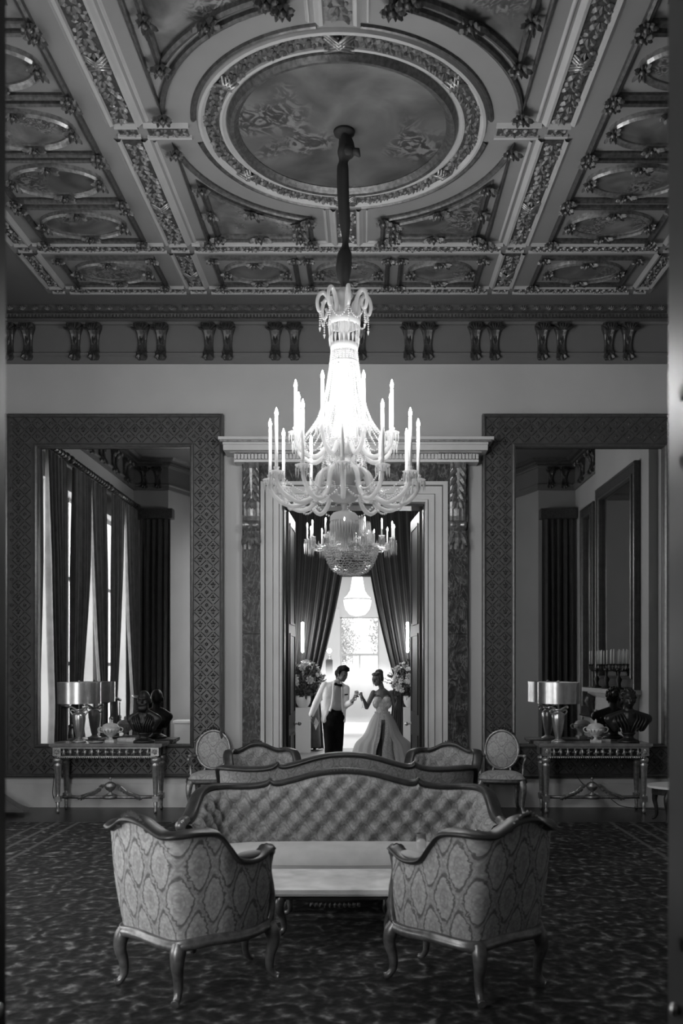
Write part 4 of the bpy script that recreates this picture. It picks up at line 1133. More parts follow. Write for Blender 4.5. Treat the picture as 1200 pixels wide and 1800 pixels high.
# ------------------------------------------------------------------ fused bodies: closed shapes melted into one skin
def capsule(mb, a, ra, b2, rb, n=14):
    a = Vector(a); b2 = Vector(b2); d = (b2-a); L = d.length
    t = d.normalized() if L > 1e-6 else Vector((0,0,1)); u = t.orthogonal().normalized(); w = t.cross(u); rows = []
    for k in range(4):
        q = -PI/2*(1-k/3.5); rows.append((a + t*math.sin(q)*ra, max(ra*math.cos(q), ra*.04)))
    for k in range(4):
        q = PI/2*((k+.5)/3.5); rows.append((b2 + t*math.sin(q)*rb, max(rb*math.cos(q), rb*.04)))
    g = [[c+(u*math.cos(2*PI*k/n)+w*math.sin(2*PI*k/n))*r for k in range(n)] for c, r in rows]
    b0 = len(mb.v); mb.grid(g, closed=True)
    mb.f.append(tuple(b0+k for k in range(n-1,-1,-1))); mb.sm.append(True)
    m_ = b0+(len(g)-1)*n; mb.f.append(tuple(m_+k for k in range(n))); mb.sm.append(True)
def chain(mb, pts, rad):
    for i in range(len(pts)-1): capsule(mb, pts[i], rad[i], pts[i+1], rad[i+1])
def ellip(mb, c, r, rot=None, n=18, m=12):
    c = Vector(c); R = Matrix.Rotation(rot[0],3,rot[1]) if rot else Matrix.Identity(3); rows = []
    for i in range(m+1):
        a = -PI/2+PI*i/m; k = max(math.cos(a), .03)
        rows.append([c + R @ Vector((r[0]*k*math.cos(2*PI*j/n), r[1]*k*math.sin(2*PI*j/n), r[2]*math.sin(a))) for j in range(n)])
    b0 = len(mb.v); mb.grid(rows, closed=True)
    mb.f.append(tuple(b0+k for k in range(n-1,-1,-1))); mb.sm.append(True)
    q = b0+m*n; mb.f.append(tuple(q+k for k in range(n))); mb.sm.append(True)
def fuse(mb, name, mname, parent, voxel=.008, smooth=4, loc=(0,0,0), factor=.5):
    o = mb.build(name+'_raw', None)
    r = o.modifiers.new('r','REMESH'); r.mode = 'VOXEL'; r.voxel_size = voxel; r.use_smooth_shade = True
    if smooth:
        s = o.modifiers.new('s','SMOOTH'); s.iterations = smooth; s.factor = factor
    dg = bpy.context.evaluated_depsgraph_get()
    me = bpy.data.meshes.new_from_object(o.evaluated_get(dg)); me.name = name
    old = o.data; bpy.data.objects.remove(o); bpy.data.meshes.remove(old)
    me.materials.clear(); me.materials.append(M[mname])
    me.polygons.foreach_set('use_smooth', [True]*len(me.polygons))
    q = bpy.data.objects.new(name, me); COL.objects.link(q); q.location = loc
    if parent: q.parent = parent
    return q
# busts
def bust(label, loc, scale, beard, wide):
    t = thing('bronze_bust', label, 'sculpture', loc, 0, None, (scale,)*3)
    MB().lathe([(.12,0),(.12,.02),(.10,.03),(.06,.05),(.055,.07),(.075,.10),(.08,.11)],24).build('socle','bronze',t)
    mb = MB()
    chain(mb, [(0,0,.14),(0,0,.22),(0,-.005,.29)], [.075,.095,.085])
    ellip(mb, (0,0,.235), (.17*wide,.095,.075))
    for s in (-1,1): capsule(mb, (s*.055,0,.325), .05, (s*.165*wide,.01,.265), .058); capsule(mb, (s*.16*wide,.01,.26), .055, (s*.115*wide,0,.165), .045)
    chain(mb, [(0,.01,.30),(0,.0,.42)], [.06,.05])
    ellip(mb, (0,-.005,.505), (.073,.092,.095)); ellip(mb, (0,-.045,.455), (.055,.055,.065))
    ellip(mb, (0,-.105,.475), (.014,.024,.026)); ellip(mb, (0,-.085,.512), (.052,.02,.012)); ellip(mb, (0,-.094,.438), (.026,.014,.011))
    for s in (-1,1): ellip(mb, (s*.075,0,.475), (.012,.022,.03)); ellip(mb, (s*.04,-.075,.46), (.022,.02,.018))
    if beard: ellip(mb, (0,-.075,.405), (.048,.042,.055))
    else: ellip(mb, (0,.02,.525), (.082,.088,.085)); ellip(mb, (0,.1,.53), (.045,.05,.05))
    fuse(mb, 'figure', 'bronze', t, .008, 3)
    dr = MB(); rnd = random.Random(3 if beard else 9)
    for s in (-1,1):
        for k in range(4):
            x0, x1 = s*(.075+.026*k)*wide, s*(.008+.03*k)*wide
            dr.tube(spline([(x0*.8,-.045+.004*k,.325-.008*k),(lerp(x0,x1,.35)*1.0,-.105+.006*k,.27-.004*k),(lerp(x0,x1,.75),-.108+.005*k,.20),(x1*.9,-.075+.006*k,.13)],5), [.010+.004*rnd.random() for q in range(16)], 6)
    dr.build('drapery','bronze',t)
    if beard:
        hb = MB()
        for k in range(14):
            a = k/13*PI; hb.tube([(.05*math.cos(a),-.075-.025*math.sin(a),.435),(.045*math.cos(a),-.085-.03*math.sin(a),.395),(.03*math.cos(a),-.08-.025*math.sin(a),.355)], [.012,.014,.006], 5)
        hb.build('beard','bronze',t)
    else:
        hb = MB()
        for k in range(90):
            a = rnd.uniform(0,2*PI); e = math.asin(rnd.uniform(-.2,1)); d = Vector((math.cos(a)*math.cos(e), math.sin(a)*math.cos(e), math.sin(e)))
            if d.y < -.55 and d.z < .45: continue
            hb.ball((d.x*.082, .02+d.y*.088, .522+d.z*.085), rnd.uniform(.013,.02), 6, 4)
        hb.build('hair','bronze',t)
    return t
bust('dark bronze bust of a bearded man on the left console table', (P(253,0,CYT-.02).x, CYT-.02, TZ), 1.06, True, .88)
bust('dark bronze bust with curled hair on the right console table', (P(1104,0,CYT-.02).x, CYT-.02, TZ), 1.08, False, 1.3)
# ================================================================== SEATING
def tuft(u, v, a, b2):
    """0..1 pillow height of diamond buttoning, 0 at the buttons"""
    p, q = u/a, v/b2
    f1 = abs(math.sin(PI*(p+q))); f2 = abs(math.sin(PI*(p-q)))
    pu, qv = p*2, q*2
    # nearest button (p+q and p-q whole numbers)
    best = 9
    for i in (math.floor(p*2), math.floor(p*2)+1):
        for j in (math.floor(q*2), math.floor(q*2)+1):
            if (i+j) % 2 == 0:
                best = min(best, math.hypot((p-i/2)*a, (q-j/2)*b2))
    r = min(a, b2)*.29
    return .42*(f1*f2)**.45 + .58*(1-math.exp(-(best/r)**2))
def seat_shell(t, half, rail_z, seat_z, th, lean, nseg, tuft_ab, fab_out, fab_in, wood, wood_low, rail_r, tuft_depth=.045, flat=1.0, buttons=True, brow=.0, skirt_in=.0, zstep=.028):
    """wrap-round upholstered body.  half: (x, y, top z) from the middle of the back to the end of the right arm, facing +y"""
    hs = spline(half, nseg)
    path = [(-x,y,z) for x,y,z in hs[::-1]] + hs[1:]
    n = len(path); s = [0.0]
    for i in range(1,n): s.append(s[-1]+math.hypot(path[i][0]-path[i-1][0], path[i][1]-path[i-1][1]))
    mid = s[-1]/2; nor = []
    for i in range(n):
        a = path[max(i-1,0)]; b2 = path[min(i+1,n-1)]
        d = Vector((b2[0]-a[0], b2[1]-a[1])).normalized(); nor.append(Vector((d.y,-d.x)) if True else None)
    # outward normal: back centre must point to -y
    if nor[n//2].y > 0: nor = [-q for q in nor]
    def ln(i, z):                                    # outward lean grows with height, strongest at the back
        k = max(0.0, (z-rail_z)/.6); w = .35+.65*max(0.0, -nor[i].y)
        return lean*k*w
    # outside
    rows = []; uv = []; R = 12
    for j in range(R+1):
        row = []; ru = []
        for i,(x,y,zt) in enumerate(path):
            z = lerp(rail_z, zt-.01, j/R); o = ln(i,z) - skirt_in*math.sin(PI*j/R)*.0 + .012*math.sin(PI*min(1,j/R*1.1))
            row.append((x+nor[i].x*o, y+nor[i].y*o, z)); ru.append((s[i]-mid, z))
        rows.append(row); uv.append(ru)
    MB().grid(rows, uv=uv).build('outer_upholstery', fab_out, t)
    # inside, buttoned
    a_, b_ = tuft_ab if tuft_ab else (1,1); fine = spline(half, nseg*4); fp = [(-x,y,z) for x,y,z in fine[::-1]] + fine[1:]
    m = len(fp); fs = [0.0]
    for i in range(1,m): fs.append(fs[-1]+math.hypot(fp[i][0]-fp[i-1][0], fp[i][1]-fp[i-1][1]))
    fm = fs[-1]/2; rows = []; uv = []; nn = []
    for i in range(m):
        q0 = fp[max(i-2,0)]; q1 = fp[min(i+2,m-1)]; d = Vector((q1[0]-q0[0], q1[1]-q0[1])).normalized(); v = Vector((d.y,-d.x)); nn.append(v)
    if nn[m//2].y > 0: nn = [-q for q in nn]
    ztmax = max(p[2] for p in fp); R = max(10, int((ztmax-seat_z)/zstep*1.0)*1)
    def inner(i, z, zt, dep):
        x,y,_ = fp[i]; w = .35+.65*max(0.0,-nn[i].y); o = lean*max(0,(z-rail_z)/.6)*w - th - dep
        return (x+nn[i].x*o, y+nn[i].y*o, z)
    for j in range(R+1):
        row = []; ru = []
        for i,(x,y,zt) in enumerate(fp):
            z = lerp(seat_z-.13, zt-.02, j/R); e = min(1.0,(zt-.02-z)/.07); e2 = min(1.0, max(0,(z-seat_z+.06))/.05)
            h = tuft(fs[i]-fm, z-seat_z-.06, a_, b_) if tuft_ab else .8
            dep = tuft_depth*h*math.sqrt(max(e,0.0))
            if j == R: dep = -th*.8
            row.append(inner(i,z,zt,dep)); ru.append((fs[i]-fm, z))
        rows.append(row); uv.append(ru)
    io = MB().grid(rows, uv=uv, flip=True).build('tufted_upholstery' if tuft_ab else 'inner_upholstery', fab_in, t)
    if tuft_ab and buttons:
        bm0 = None
        kmax = int(fm/a_*2)
        for k in range(-kmax, kmax+1):
            su = k*a_/2; i = min(range(m), key=lambda q: abs(fs[q]-fm-su)); zt = fp[i][2]
            for l in range(0, 9):
                if (k+l) % 2: continue
                z = seat_z+.06+l*b_/2
                if z > zt-.10: continue
                p = inner(i, z, zt, tuft_depth*.02)
                if bm0 is None: bm0 = MB().ball((0,0,0), .013, 8, 4).build('button', fab_in, t, p)
                else: copy_obj(bm0, t, p)
    # show-wood: top rail
    tp = []
    for i,(x,y,zt) in enumerate(path):
        o = ln(i,zt)-th*.35; tp.append((x+nor[i].x*o, y+nor[i].y*o, zt))
    mb = MB(); rows = []; 
    for i,p in enumerate(tp):
        nx, ny = nor[i]; hw_, hh = th*.5+.022, rail_r
        row = []
        for k in range(12):
            a = 2*PI*k/12; ca, sa = math.cos(a), math.sin(a); bump = 1+.12*math.cos(3*a)
            row.append((p[0]+nx*ca*hw_*bump, p[1]+ny*ca*hw_*bump, p[2]+sa*hh*bump))
        rows.append(row)
    b0 = len(mb.v); mb.grid(rows, closed=True, flip=True); mb.f.append(tuple(b0+k for k in range(12))); mb.sm.append(False)
    q = b0+(len(rows)-1)*12; mb.f.append(tuple(q+k for k in range(11,-1,-1))); mb.sm.append(False)
    top = mb.build('top_rail', wood, t)
    # seat rail, double moulded
    base = [(x+nor[i].x*.006, y+nor[i].y*.006) for i,(x,y,_) in enumerate(path)]
    return path, nor, base, top
def rail_sweep(mb, pts, z_of, w, h, closed=True):
    n = len(pts); rows = []
    for i in range(n):
        a = Vector(pts[i-1 if (closed or i) else i]); b2 = Vector(pts[(i+1)%n if (closed or i<n-1) else i]); p = Vector(pts[i])
        d = (b2-a).normalized(); nn = Vector((d.y,-d.x)); z = z_of(i)
        prof = [(-w,-h*.4),(-w,h),(w*.3,h),(w*.7,h*.75),(w*.62,h*.35),(w*.85,h*.15),(w,-.15*h),(w*.85,-h*.7),(w*.3,-h),(-w*.5,-h)]
        rows.append([(p.x+nn.x*o, p.y+nn.y*o, z+q) for o,q in prof])
    if closed: rows.append(rows[0])
    mb.grid([[r[k] for k in range(len(r))]+[r[0]] for r in rows]); return mb
def cabriole(t, foot, top, out, m='wood_gilt', r=.024, name='leg', thick=1.0):
    """S-curved leg: top (x,y,z), foot (x,y), out = direction of the knee"""
    o = Vector((out[0],out[1],0)).normalized(); tx = Vector(top); f = Vector((foot[0],foot[1],.02)); H = tx.z
    pts = [tx, lerp(tx, Vector((f.x,f.y,0)), .12)+o*.022, lerp(tx, Vector((f.x,f.y,0)), .32)+o*.026, lerp(tx, f, .6)+o*.0, lerp(tx, f, .82)-o*.008, Vector((f.x,f.y,.035))+o*.008, Vector((f.x,f.y,.026))+o*.03, Vector((f.x,f.y,.024))+o*.036]
    pts = spline(pts, 4); k = len(pts); rr = [interp(i/(k-1), [0,.15,.4,.65,.85,.95,1], [1.75,1.75,1.15,.85,.8,1.0,.85])*r*thick for i in range(k)]
    mb = MB().tube(pts, rr, 10); return mb.build(name, m, t)
# ---- armchairs
def bergere(label, loc, rotz, mirror=1):
    t = thing('armchair', label, 'armchair', loc, rotz, 'damask wing-backed armchairs')
    half = [(0,-.315,.95),(.07,-.313,.94),(.15,-.305,.90),(.20,-.297,.88),(.245,-.282,.885),(.285,-.225,.89),(.318,-.12,.872),(.335,-.06,.80),(.342,0,.725),(.345,.08,.70),(.34,.16,.705),(.33,.235,.735),(.325,.25,.74)]
    path, nor, base, top = seat_shell(t, half, .335, .42, .055, .085, 4, (.155,.2), 'damask', 'damask_sofa', 'wood_dark', 'wood_gilt', .024, .035)
    ob = path_base = base
    front = [(.32,.27),(.24,.325),(.12,.35),(0,.36),(-.12,.35),(-.24,.325),(-.32,.27)]
    loop = base + front
    n = len(loop)
    mb = rail_sweep(MB(), loop, lambda i: .315-.014*math.sin(i/n*2*PI*4)*.6, .026, .03); mb.build('seat_rail','wood_gilt',t)
    # seat cushion
    rows = []; uvs = []
    for j in range(7):
        k = 1-j/6; z = .40+.075*math.sqrt(max(0,1-k**3))
        rows.append([(x*k*.9, (y+.02)*k*.93-.005, z) for x,y in loop+[loop[0]]]); uvs.append([(x*k, y*k) for x,y in loop+[loop[0]]])
    MB().grid(rows, uv=uvs).build('seat_cushion','damask_seat',t)
    sd = MB(); sd.grid([[(x*.98,y*.98,.33) for x,y in loop+[loop[0]]],[(x*.92,y*.95,.405) for x,y in loop+[loop[0]]]]); sd.build('seat_box','damask_seat',t)
    for s in (-1,1):
        ar = MB(); ar.tube(spline([(s*.325,.25,.74),(s*.325,.275,.735),(s*.32,.28,.70),(s*.318,.265,.62),(s*.322,.285,.50),(s*.325,.285,.40),(s*.325,.27,.33)],5), [.03]*10+[.024]*21, 8); ar.build('arm_post','wood_gilt',t)
        pd = MB(); ellip(pd, (s*.335,.10,.728), (.035,.10,.022)); pd.build('arm_pad','damask_seat',t)
        cabriole(t, (s*.235,-.30), (s*.225,-.275,.315), (s*.5,-.85)); cabriole(t, (s*.335,.285), (s*.315,.265,.315), (s*.8,.6))
    cabriole(t, (.02,.40), (.02,.345,.315), (0,1), thick=.8)
    cr = MB()
    for k in range(-5,6):
        leaf(cr, (k*.022,-.40,.95-.0006*k*k*4), (k*.12,-.1,1), (0,-1,.3), .05-.003*abs(k), .03, .02)
    cr.build('crest_carving','wood_gilt',t)
    return t
A1 = bergere('damask armchair with its back to the camera, left of the coffee table', (-.955,4.93,.014), -.68)
A2 = copy_tree(A1, 'damask armchair with its back to the camera, right of the coffee table', (.585,4.93,.014), .68)
A3 = copy_tree(A1, 'tufted armchair facing the camera behind the sofas, on the left of the doorway', (P(461,0,9.1).x,9.28,.014), PI+.33, (1.04,1,.965))
A4 = copy_tree(A1, 'tufted armchair facing the camera behind the sofas, on the right of the doorway', (P(778,0,9.1).x,9.28,.014), PI-.33, (1.04,1,.965))
# ---- sofas
def sofa(label, loc, rotz):
    t = thing('sofa', label, 'sofa', loc, rotz, 'deep-buttoned serpentine sofas')
    half = [(0,-.36,.945),(.12,-.36,.94),(.26,-.36,.915),(.40,-.36,.875),(.52,-.36,.845),(.575,-.36,.848),(.60,-.36,.865),(.63,-.36,.84),(.72,-.358,.822),(.84,-.353,.818),(.95,-.335,.822),(1.03,-.285,.82),(1.085,-.20,.80),(1.115,-.09,.745),(1.135,.03,.665),(1.15,.12,.635),(1.165,.18,.63)]
    path, nor, base, top = seat_shell(t, half, .28, .43, .065, .13, 3, (.175,.185), 'damask_sofa', 'damask_sofa', 'wood_dark', 'wood_gilt', .026, .075, zstep=.012)
    front = [(1.14,.27),(1.0,.335),(.7,.36),(.35,.375),(0,.385),(-.35,.375),(-.7,.36),(-1.0,.335),(-1.14,.27)]
    loop = base + front; n = len(loop)
    rail_sweep(MB(), loop, lambda i: .265, .028, .035).build('seat_rail','wood_gilt',t)
    rows = []; uvs = []
    for j in range(9):
        k = 1-j/8; z = .335+.125*max(0,1-k**5)**.5
        sl_ = lambda yy: -.085*max(0.0,min(1.0,(.1-yy)/.4))
        rows.append([(x*(k*.98), (y+.02)*k*.97-.01, z+sl_(y*k)) for x,y in loop+[loop[0]]]); uvs.append([(x*k, y*k+z) for x,y in loop+[loop[0]]])
    MB().grid(rows, uv=uvs).build('seat_cushion','seat_plain',t)
    MB().grid([[(x*.985,y*.985,.28) for x,y in loop+[loop[0]]],[(x*.985,y*.985,.34) for x,y in loop+[loop[0]]]]).build('seat_box','seat_plain',t)
    for s in (-1,1):
        ar = MB(); ar.tube(spline([(s*1.165,.16,.635),(s*1.175,.235,.63),(s*1.18,.27,.60),(s*1.16,.265,.56),(s*1.145,.25,.47),(s*1.15,.27,.38),(s*1.14,.27,.28)],5), [.038]*12+[.03]*19, 8); ar.ball((s*1.18,.275,.615), .042, 10, 6); ar.build('arm_post','wood_gilt',t)
        cabriole(t, (s*1.10,-.36), (s*1.06,-.31,.27), (s*.6,-.8)); cabriole(t, (s*1.15,.30), (s*1.12,.27,.27), (s*.7,.7))
        cabriole(t, (s*.40,.40), (s*.40,.36,.27), (0,1)); cabriole(t, (s*.40,-.39), (s*.40,-.35,.27), (0,-1))
    cr = MB()
    for k in range(-11,12):
        x = k*.026; leaf(cr, (x,-.452,.935-.0021*k*k*.12*10*.1-.0004*k*k*.6), (k*.07,.1,.8), (0,1,.1), .034-.001*abs(k), .026, .02)
        leaf(cr, (x,-.448,.905-.0004*k*k*.6), (k*.09,.1,-.8), (0,1,.1), .04, .026, .022)
    cr.build('crest_carving','wood_gilt',t)
    return t
S1 = sofa('deep-buttoned damask sofa facing the camera behind the coffee table', (-.165,6.75,.014), PI)
S1.scale = (1,1,.957)
S2 = copy_tree(S1, 'damask sofa seen from behind, its dark crest rail in front of the couple', (-.165,8.22,.014), 0, (1,1,1.04))
# ---- oval-back chairs by the wall
def oval_chair(label, loc, rotz):
    t = thing('oval_back_chair', label, 'chair', loc, rotz, 'gilt oval-back chairs')
    a, b2, cz_ = .205, .235, .735
    tilt = .16
    def bp(x, z, y=0.0):                              # plane of the back, leaning away
        return Vector((x, -.225 - tilt*(z-.45) + y, z))
    fr = MB(); fr.tube([bp(a*math.cos(q), cz_+b2*math.sin(q)) for q in [2*PI*k/40 for k in range(41)]], .021, 10, cap=False); fr.build('back_frame','gilt',t)
    rows = []; uvs = []
    for j in range(8):
        k = 1-j/7; d = .035*(1-k*k)
        rows.append([bp(a*.95*k*math.cos(q), cz_+b2*.95*k*math.sin(q), d+.005) for q in [2*PI*i/36 for i in range(37)]]); uvs.append([(a*k*math.cos(q)+.11, b2*k*math.sin(q)) for q in [2*PI*i/36 for i in range(37)]])
    MB().grid(rows, uv=uvs).build('back_pad','damask_seat',t)
    MB().add([bp(a*math.cos(q), cz_+b2*math.sin(q), -.012) for q in [2*PI*i/32 for i in range(32)]], [tuple(range(32))]).build('back_lining','damask',t)
    cr = MB()
    for k in range(-4,5):
        p = bp(k*.03, cz_+b2-.003*k*k); leaf(cr, p, (k*.2,-.1,1), (0,1,.1), .05-.004*abs(k), .034, .03)
    cr.build('crest_carving','gilt_dark',t)
    for s in (-1,1):
        MB().tube([bp(s*.10, cz_-b2*.88), bp(s*.115, .44)], .018, 8).build('back_upright','gilt',t)
        ar = MB().tube(spline([bp(s*.19,.66),(s*.26,-.19,.665),(s*.285,-.07,.645),(s*.285,.0,.66),(s*.28,.02,.63),(s*.262,-.02,.56),(s*.255,-.0,.44)],5), .016, 8); ar.build('arm','gilt',t)
        pd = MB(); ellip(pd, (s*.275,-.11,.675), (.022,.06,.016)); pd.build('arm_pad','damask_seat',t)
        cabriole(t, (s*.255,.285), (s*.24,.245,.40), (s*.6,.8), 'gilt'); cabriole(t, (s*.19,-.27), (s*.18,-.215,.40), (s*.3,-1), 'gilt')
    loop = [(.20,-.235),(.265,-.05),(.285,.12),(.265,.235),(.14,.275),(0,.285),(-.14,.275),(-.265,.235),(-.285,.12),(-.265,-.05),(-.20,-.235),(0,-.255)]
    loop = spline(loop, 4, True)
    rail_sweep(MB(), loop, lambda i: .40, .02, .028).build('seat_rail','gilt_dark',t)
    rows = []; uvs = []
    for j in range(8):
        k = 1-j/7; z = .415+.085*max(0,1-k**3.5)**.5
        rows.append([(x*k,y*k,z) for x,y in loop+[loop[0]]]); uvs.append([(x*k,y*k) for x,y in loop+[loop[0]]])
    MB().grid(rows, uv=uvs).build('seat_cushion','damask_seat',t)
    return t
O1 = oval_chair('gilt oval-back chair with damask seat against the wall left of the doorway', (P(372,0,10.8).x,10.83,0), PI+.12)
O2 = copy_tree(O1, 'gilt oval-back chair with damask seat against the wall right of the doorway', (P(882,0,10.8).x,10.83,0), PI-.16)
# ---- coffee table
ct = thing('coffee_table', 'low marble-topped coffee table between the armchairs and the sofa', 'table', (-.19,5.97,.014))
tp = MB(); q = [(x*.60,y*.30) for x,y in ((-1,-.8),(-.85,-1),(.85,-1),(1,-.8),(1,.8),(.85,1),(-.85,1),(-1,.8))]
tp.prism(q, .29, .32); tp.prism([(x*.985,y*.97) for x,y in q], .278, .29); tp.build('table_top','table_stone',ct)
apr = MB(); lo = [(x*.93,y*.9) for x,y in spline(q,4,True)]
apr.grid([[(x,y,.28) for x,y in lo+[lo[0]]],[(x*.99,y*.99,.255) for x,y in lo+[lo[0]]],[(x*1.0,y*1.0,.235-.022*math.cos(x*9)) for x,y in lo+[lo[0]]],[(x*.95,y*.95,.24-.02*math.cos(x*9)) for x,y in lo+[lo[0]]]]); apr.build('apron','wood_dark',ct)
for s in (-1,1):
    for e in (-1,1): cabriole(ct, (s*.335,e*.235), (s*.345,e*.235,.262), (s*.5,e*.5), 'wood_gilt', .02)
ac = MB()
for k in range(-5,6): leaf(ac, (k*.028,-.278,.235), (k*.15,-.1,-1), (0,-1,.2), .035, .03, .02)
ac.build('apron_carving','wood_gilt',ct)
def stem_glass(label, loc, H=.27, r=.03, m='glass', rot=None):
    t = thing('wine_glass', label, 'glass', loc)
    if rot: t.rotation_euler = rot
    MB().lathe([(.0,0),(.033,0),(.034,.003),(.006,.008),(.004,.02),(.004,H*.42)],18,cap=False).build('stem',m,t)
    MB().lathe([(.004,H*.42),(r*.7,H*.5),(r*1.05,H*.65),(r*1.05,H*.8),(r*.9,H),(r*.87,H),(r*1.0,H*.8),(r*1.0,H*.65),(r*.66,H*.515),(.002,H*.44)],18,cap=False).build('bowl',m,t)
    return t
stem_glass('empty stemmed glass on the coffee table beside the right armchair', (P(740,0,6.05).x,6.06,.334), .29, .035)
# ---- small table at the right edge
stt = thing('side_table', 'low white-edged side table at the right edge, by the wall', 'table', (P(1207,0,9.9).x,9.95,.014))
lo = oval(0,0,.42,.30,32)
MB().prism(lo,.405,.43).build('table_top','white_paint',stt)
MB().prism(oval(0,0,.37,.255,32),.33,.405).build('apron','wood_dark',stt)
for a in (PI*.25,PI*.75,PI*1.25,PI*1.72): cabriole(stt, (.40*math.cos(a)*.95,.30*math.sin(a)*.95), (.36*math.cos(a),.25*math.sin(a),.35), (math.cos(a),math.sin(a)), 'wood_dark', .02)
# ================================================================== CHANDELIER OF THE SALOON
CX, CYC = -.172, 7.41
CZ = lambda y: EYE - (y-VY)*CYC/F                    # height of a pixel row at the chandelier
ch = thing('chandelier', 'huge lit crystal chandelier with tall candles hanging in the middle of the saloon', 'chandelier', (CX,CYC,CEIL-.02))
O = Vector((0,0,-(CEIL-.02)))                         # parts are given in world heights, shifted to the fixing
def up(mb):
    mb.v = [(x,y,z+O.z) for x,y,z in mb.v]; return mb
# chain in its dark cloth sleeve
rnd = random.Random(2)
zs = [6.23,6.15,6.05,5.98,5.9,5.7,5.5,5.3,5.22,5.1,5.0,4.93]; rs = [.03,.055,.065,.035,.045,.045,.042,.022,.05,.06,.045,.02]
sl = spline([(z,r) for z,r in zip(zs,rs)], 4); rows = []
for i,(z,r) in enumerate(sl):
    rows.append([(r*(1+.22*math.sin(3*a+i*.22)+.1*math.sin(7*a))*math.cos(a)+.012*math.sin(i*.3), r*(1+.22*math.sin(3*a+i*.22))*math.sin(a), z) for a in [2*PI*k/22 for k in range(22)]])
up(MB().grid(rows, closed=True, flip=True)).build('chain_sleeve','wrap_cloth',ch)
kn = MB(); kn.ball((.02,0,6.06), .07, 12, 8, .8); kn.tube([(.05,0,6.07),(.11,-.02,6.05),(.13,0,6.02)], [.03,.035,.01], 8); up(kn).build('sleeve_knot','wrap_cloth',ch)
up(MB().lathe([(.09,6.232),(.085,6.21),(.05,6.19),(.03,6.17)],24)).build('ceiling_rose','wrap_cloth',ch)
# stem pieces
up(MB().lathe([(.02,4.93),(.06,4.9),(.075,4.86),(.04,4.8),(.03,4.76),(.05,4.70),(.055,4.62),(.03,4.56),(.04,4.46),(.05,4.40),(.04,4.3),(.06,4.2),(.075,4.1),(.05,4.02),(.06,3.9),(.09,3.8),(.10,3.7),(.06,3.62),(.05,3.5),(.11,3.42),(.12,3.36),(.05,3.30),(.05,3.2)][::-1],18,rib=.06,ribn=9)).build('stem','crystal',ch)
def ring(z, r, h, m='crystal', name='crown_ring'):
    up(MB().lathe([(r-.008,z-h/2),(r+.008,z-h/2),(r+.012,z),(r+.006,z+h/2),(r-.008,z+h/2),(r-.008,z-h/2)],32,cap=False)).build(name,m,ch)
ring(CZ(566),.125,.075); ring(CZ(612),.105,.06); ring(CZ(640),.115,.02,name='chain_ring')
# plumes of the crown: curled glass scrolls
for i in range(8):
    a = 2*PI*i/8+.2; d = Vector((math.cos(a),math.sin(a),0))
    pl = [(.10,CZ(566)),(.11,CZ(545)),(.135,CZ(527)),(.175,CZ(518)),(.21,CZ(522)),(.228,CZ(535)),(.215,CZ(549)),(.19,CZ(550)),(.178,CZ(541)),(.188,CZ(534))]
    pts = [d*r+Vector((0,0,z)) for r,z in spline(pl,4)]
    up(MB().tube(pts, [lerp(.020,.012,k/len(pts)) for k in range(len(pts))], 8)).build('crown_scroll','crystal',ch)
def beads(mb, pts, r, gap=None):
    """faceted beads strung along a polyline"""
    gap = gap or r*2.1; acc = 0; 
    for a, b2 in zip(pts, pts[1:]):
        a = Vector(a); b2 = Vector(b2); L = (b2-a).length; d = gap-acc
        while d <= L:
            p = a+(b2-a)*(d/L); mb.add([p+Vector(v)*r for v in ((1,0,0),(0,1,0),(-1,0,0),(0,-1,0),(0,0,1.1),(0,0,-1.1))], [(0,1,4),(1,2,4),(2,3,4),(3,0,4),(1,0,5),(2,1,5),(3,2,5),(0,3,5)]); d += gap
        acc = (acc+L) % gap
def drop(mb, p, L, r):
    p = Vector(p); mb.add([p, p+Vector((r,0,-L*.25)), p+Vector((0,r,-L*.25)), p+Vector((-r,0,-L*.25)), p+Vector((0,-r,-L*.25)), p+Vector((0,0,-L))], [(0,1,2),(0,2,3),(0,3,4),(0,4,1),(5,2,1),(5,3,2),(5,4,3),(5,1,4)])
mb = MB()
for i in range(8):                                    # strings from the crown scrolls
    a = 2*PI*i/8+.2; d = Vector((math.cos(a),math.sin(a),0)); beads(mb, [d*.205+Vector((0,0,CZ(551))), d*.205+Vector((0,0,CZ(578)))], .009); drop(mb, d*.205+Vector((0,0,CZ(577))), .05, .011)
    b2 = 2*PI*(i+1)/8+.2; e = Vector((math.cos(b2),math.sin(b2),0))
    beads(mb, [lerp(d*.2,e*.2,k/8)+Vector((0,0,CZ(551)-.09*math.sin(PI*k/8))) for k in range(9)], .009)
for i in range(20):
    a = 2*PI*i/20; d = Vector((math.cos(a),math.sin(a),0)); drop(mb, d*.125+Vector((0,0,CZ(572))), .11, .009); drop(mb, d*.122+Vector((0,0,CZ(590))), .10, .010)
    drop(mb, d*.105+Vector((0,0,CZ(618))), .10, .009)
up(mb).build('crown_drops','crystal',ch,kind='stuff')
# tent of bead chains flaring from the crown to the arms, two skirts
mb = MB()
for i in range(28):
    a = 2*PI*i/28; d = Vector((math.cos(a),math.sin(a),0))
    beads(mb, [d*r+Vector((0,0,z)) for r,z in spline([(.105,CZ(612)),(.125,CZ(650)),(.165,CZ(700)),(.23,CZ(740)),(.34,CZ(772))],5)], .0085)
for i in range(22):
    a = 2*PI*(i+.5)/22; d = Vector((math.cos(a),math.sin(a),0))
    beads(mb, [d*r+Vector((0,0,z)) for r,z in spline([(.08,CZ(640)),(.10,CZ(690)),(.14,CZ(740)),(.17,CZ(800)),(.19,CZ(826))],5)], .0085)
up(mb).build('bead_chains','crystal',ch,kind='stuff')
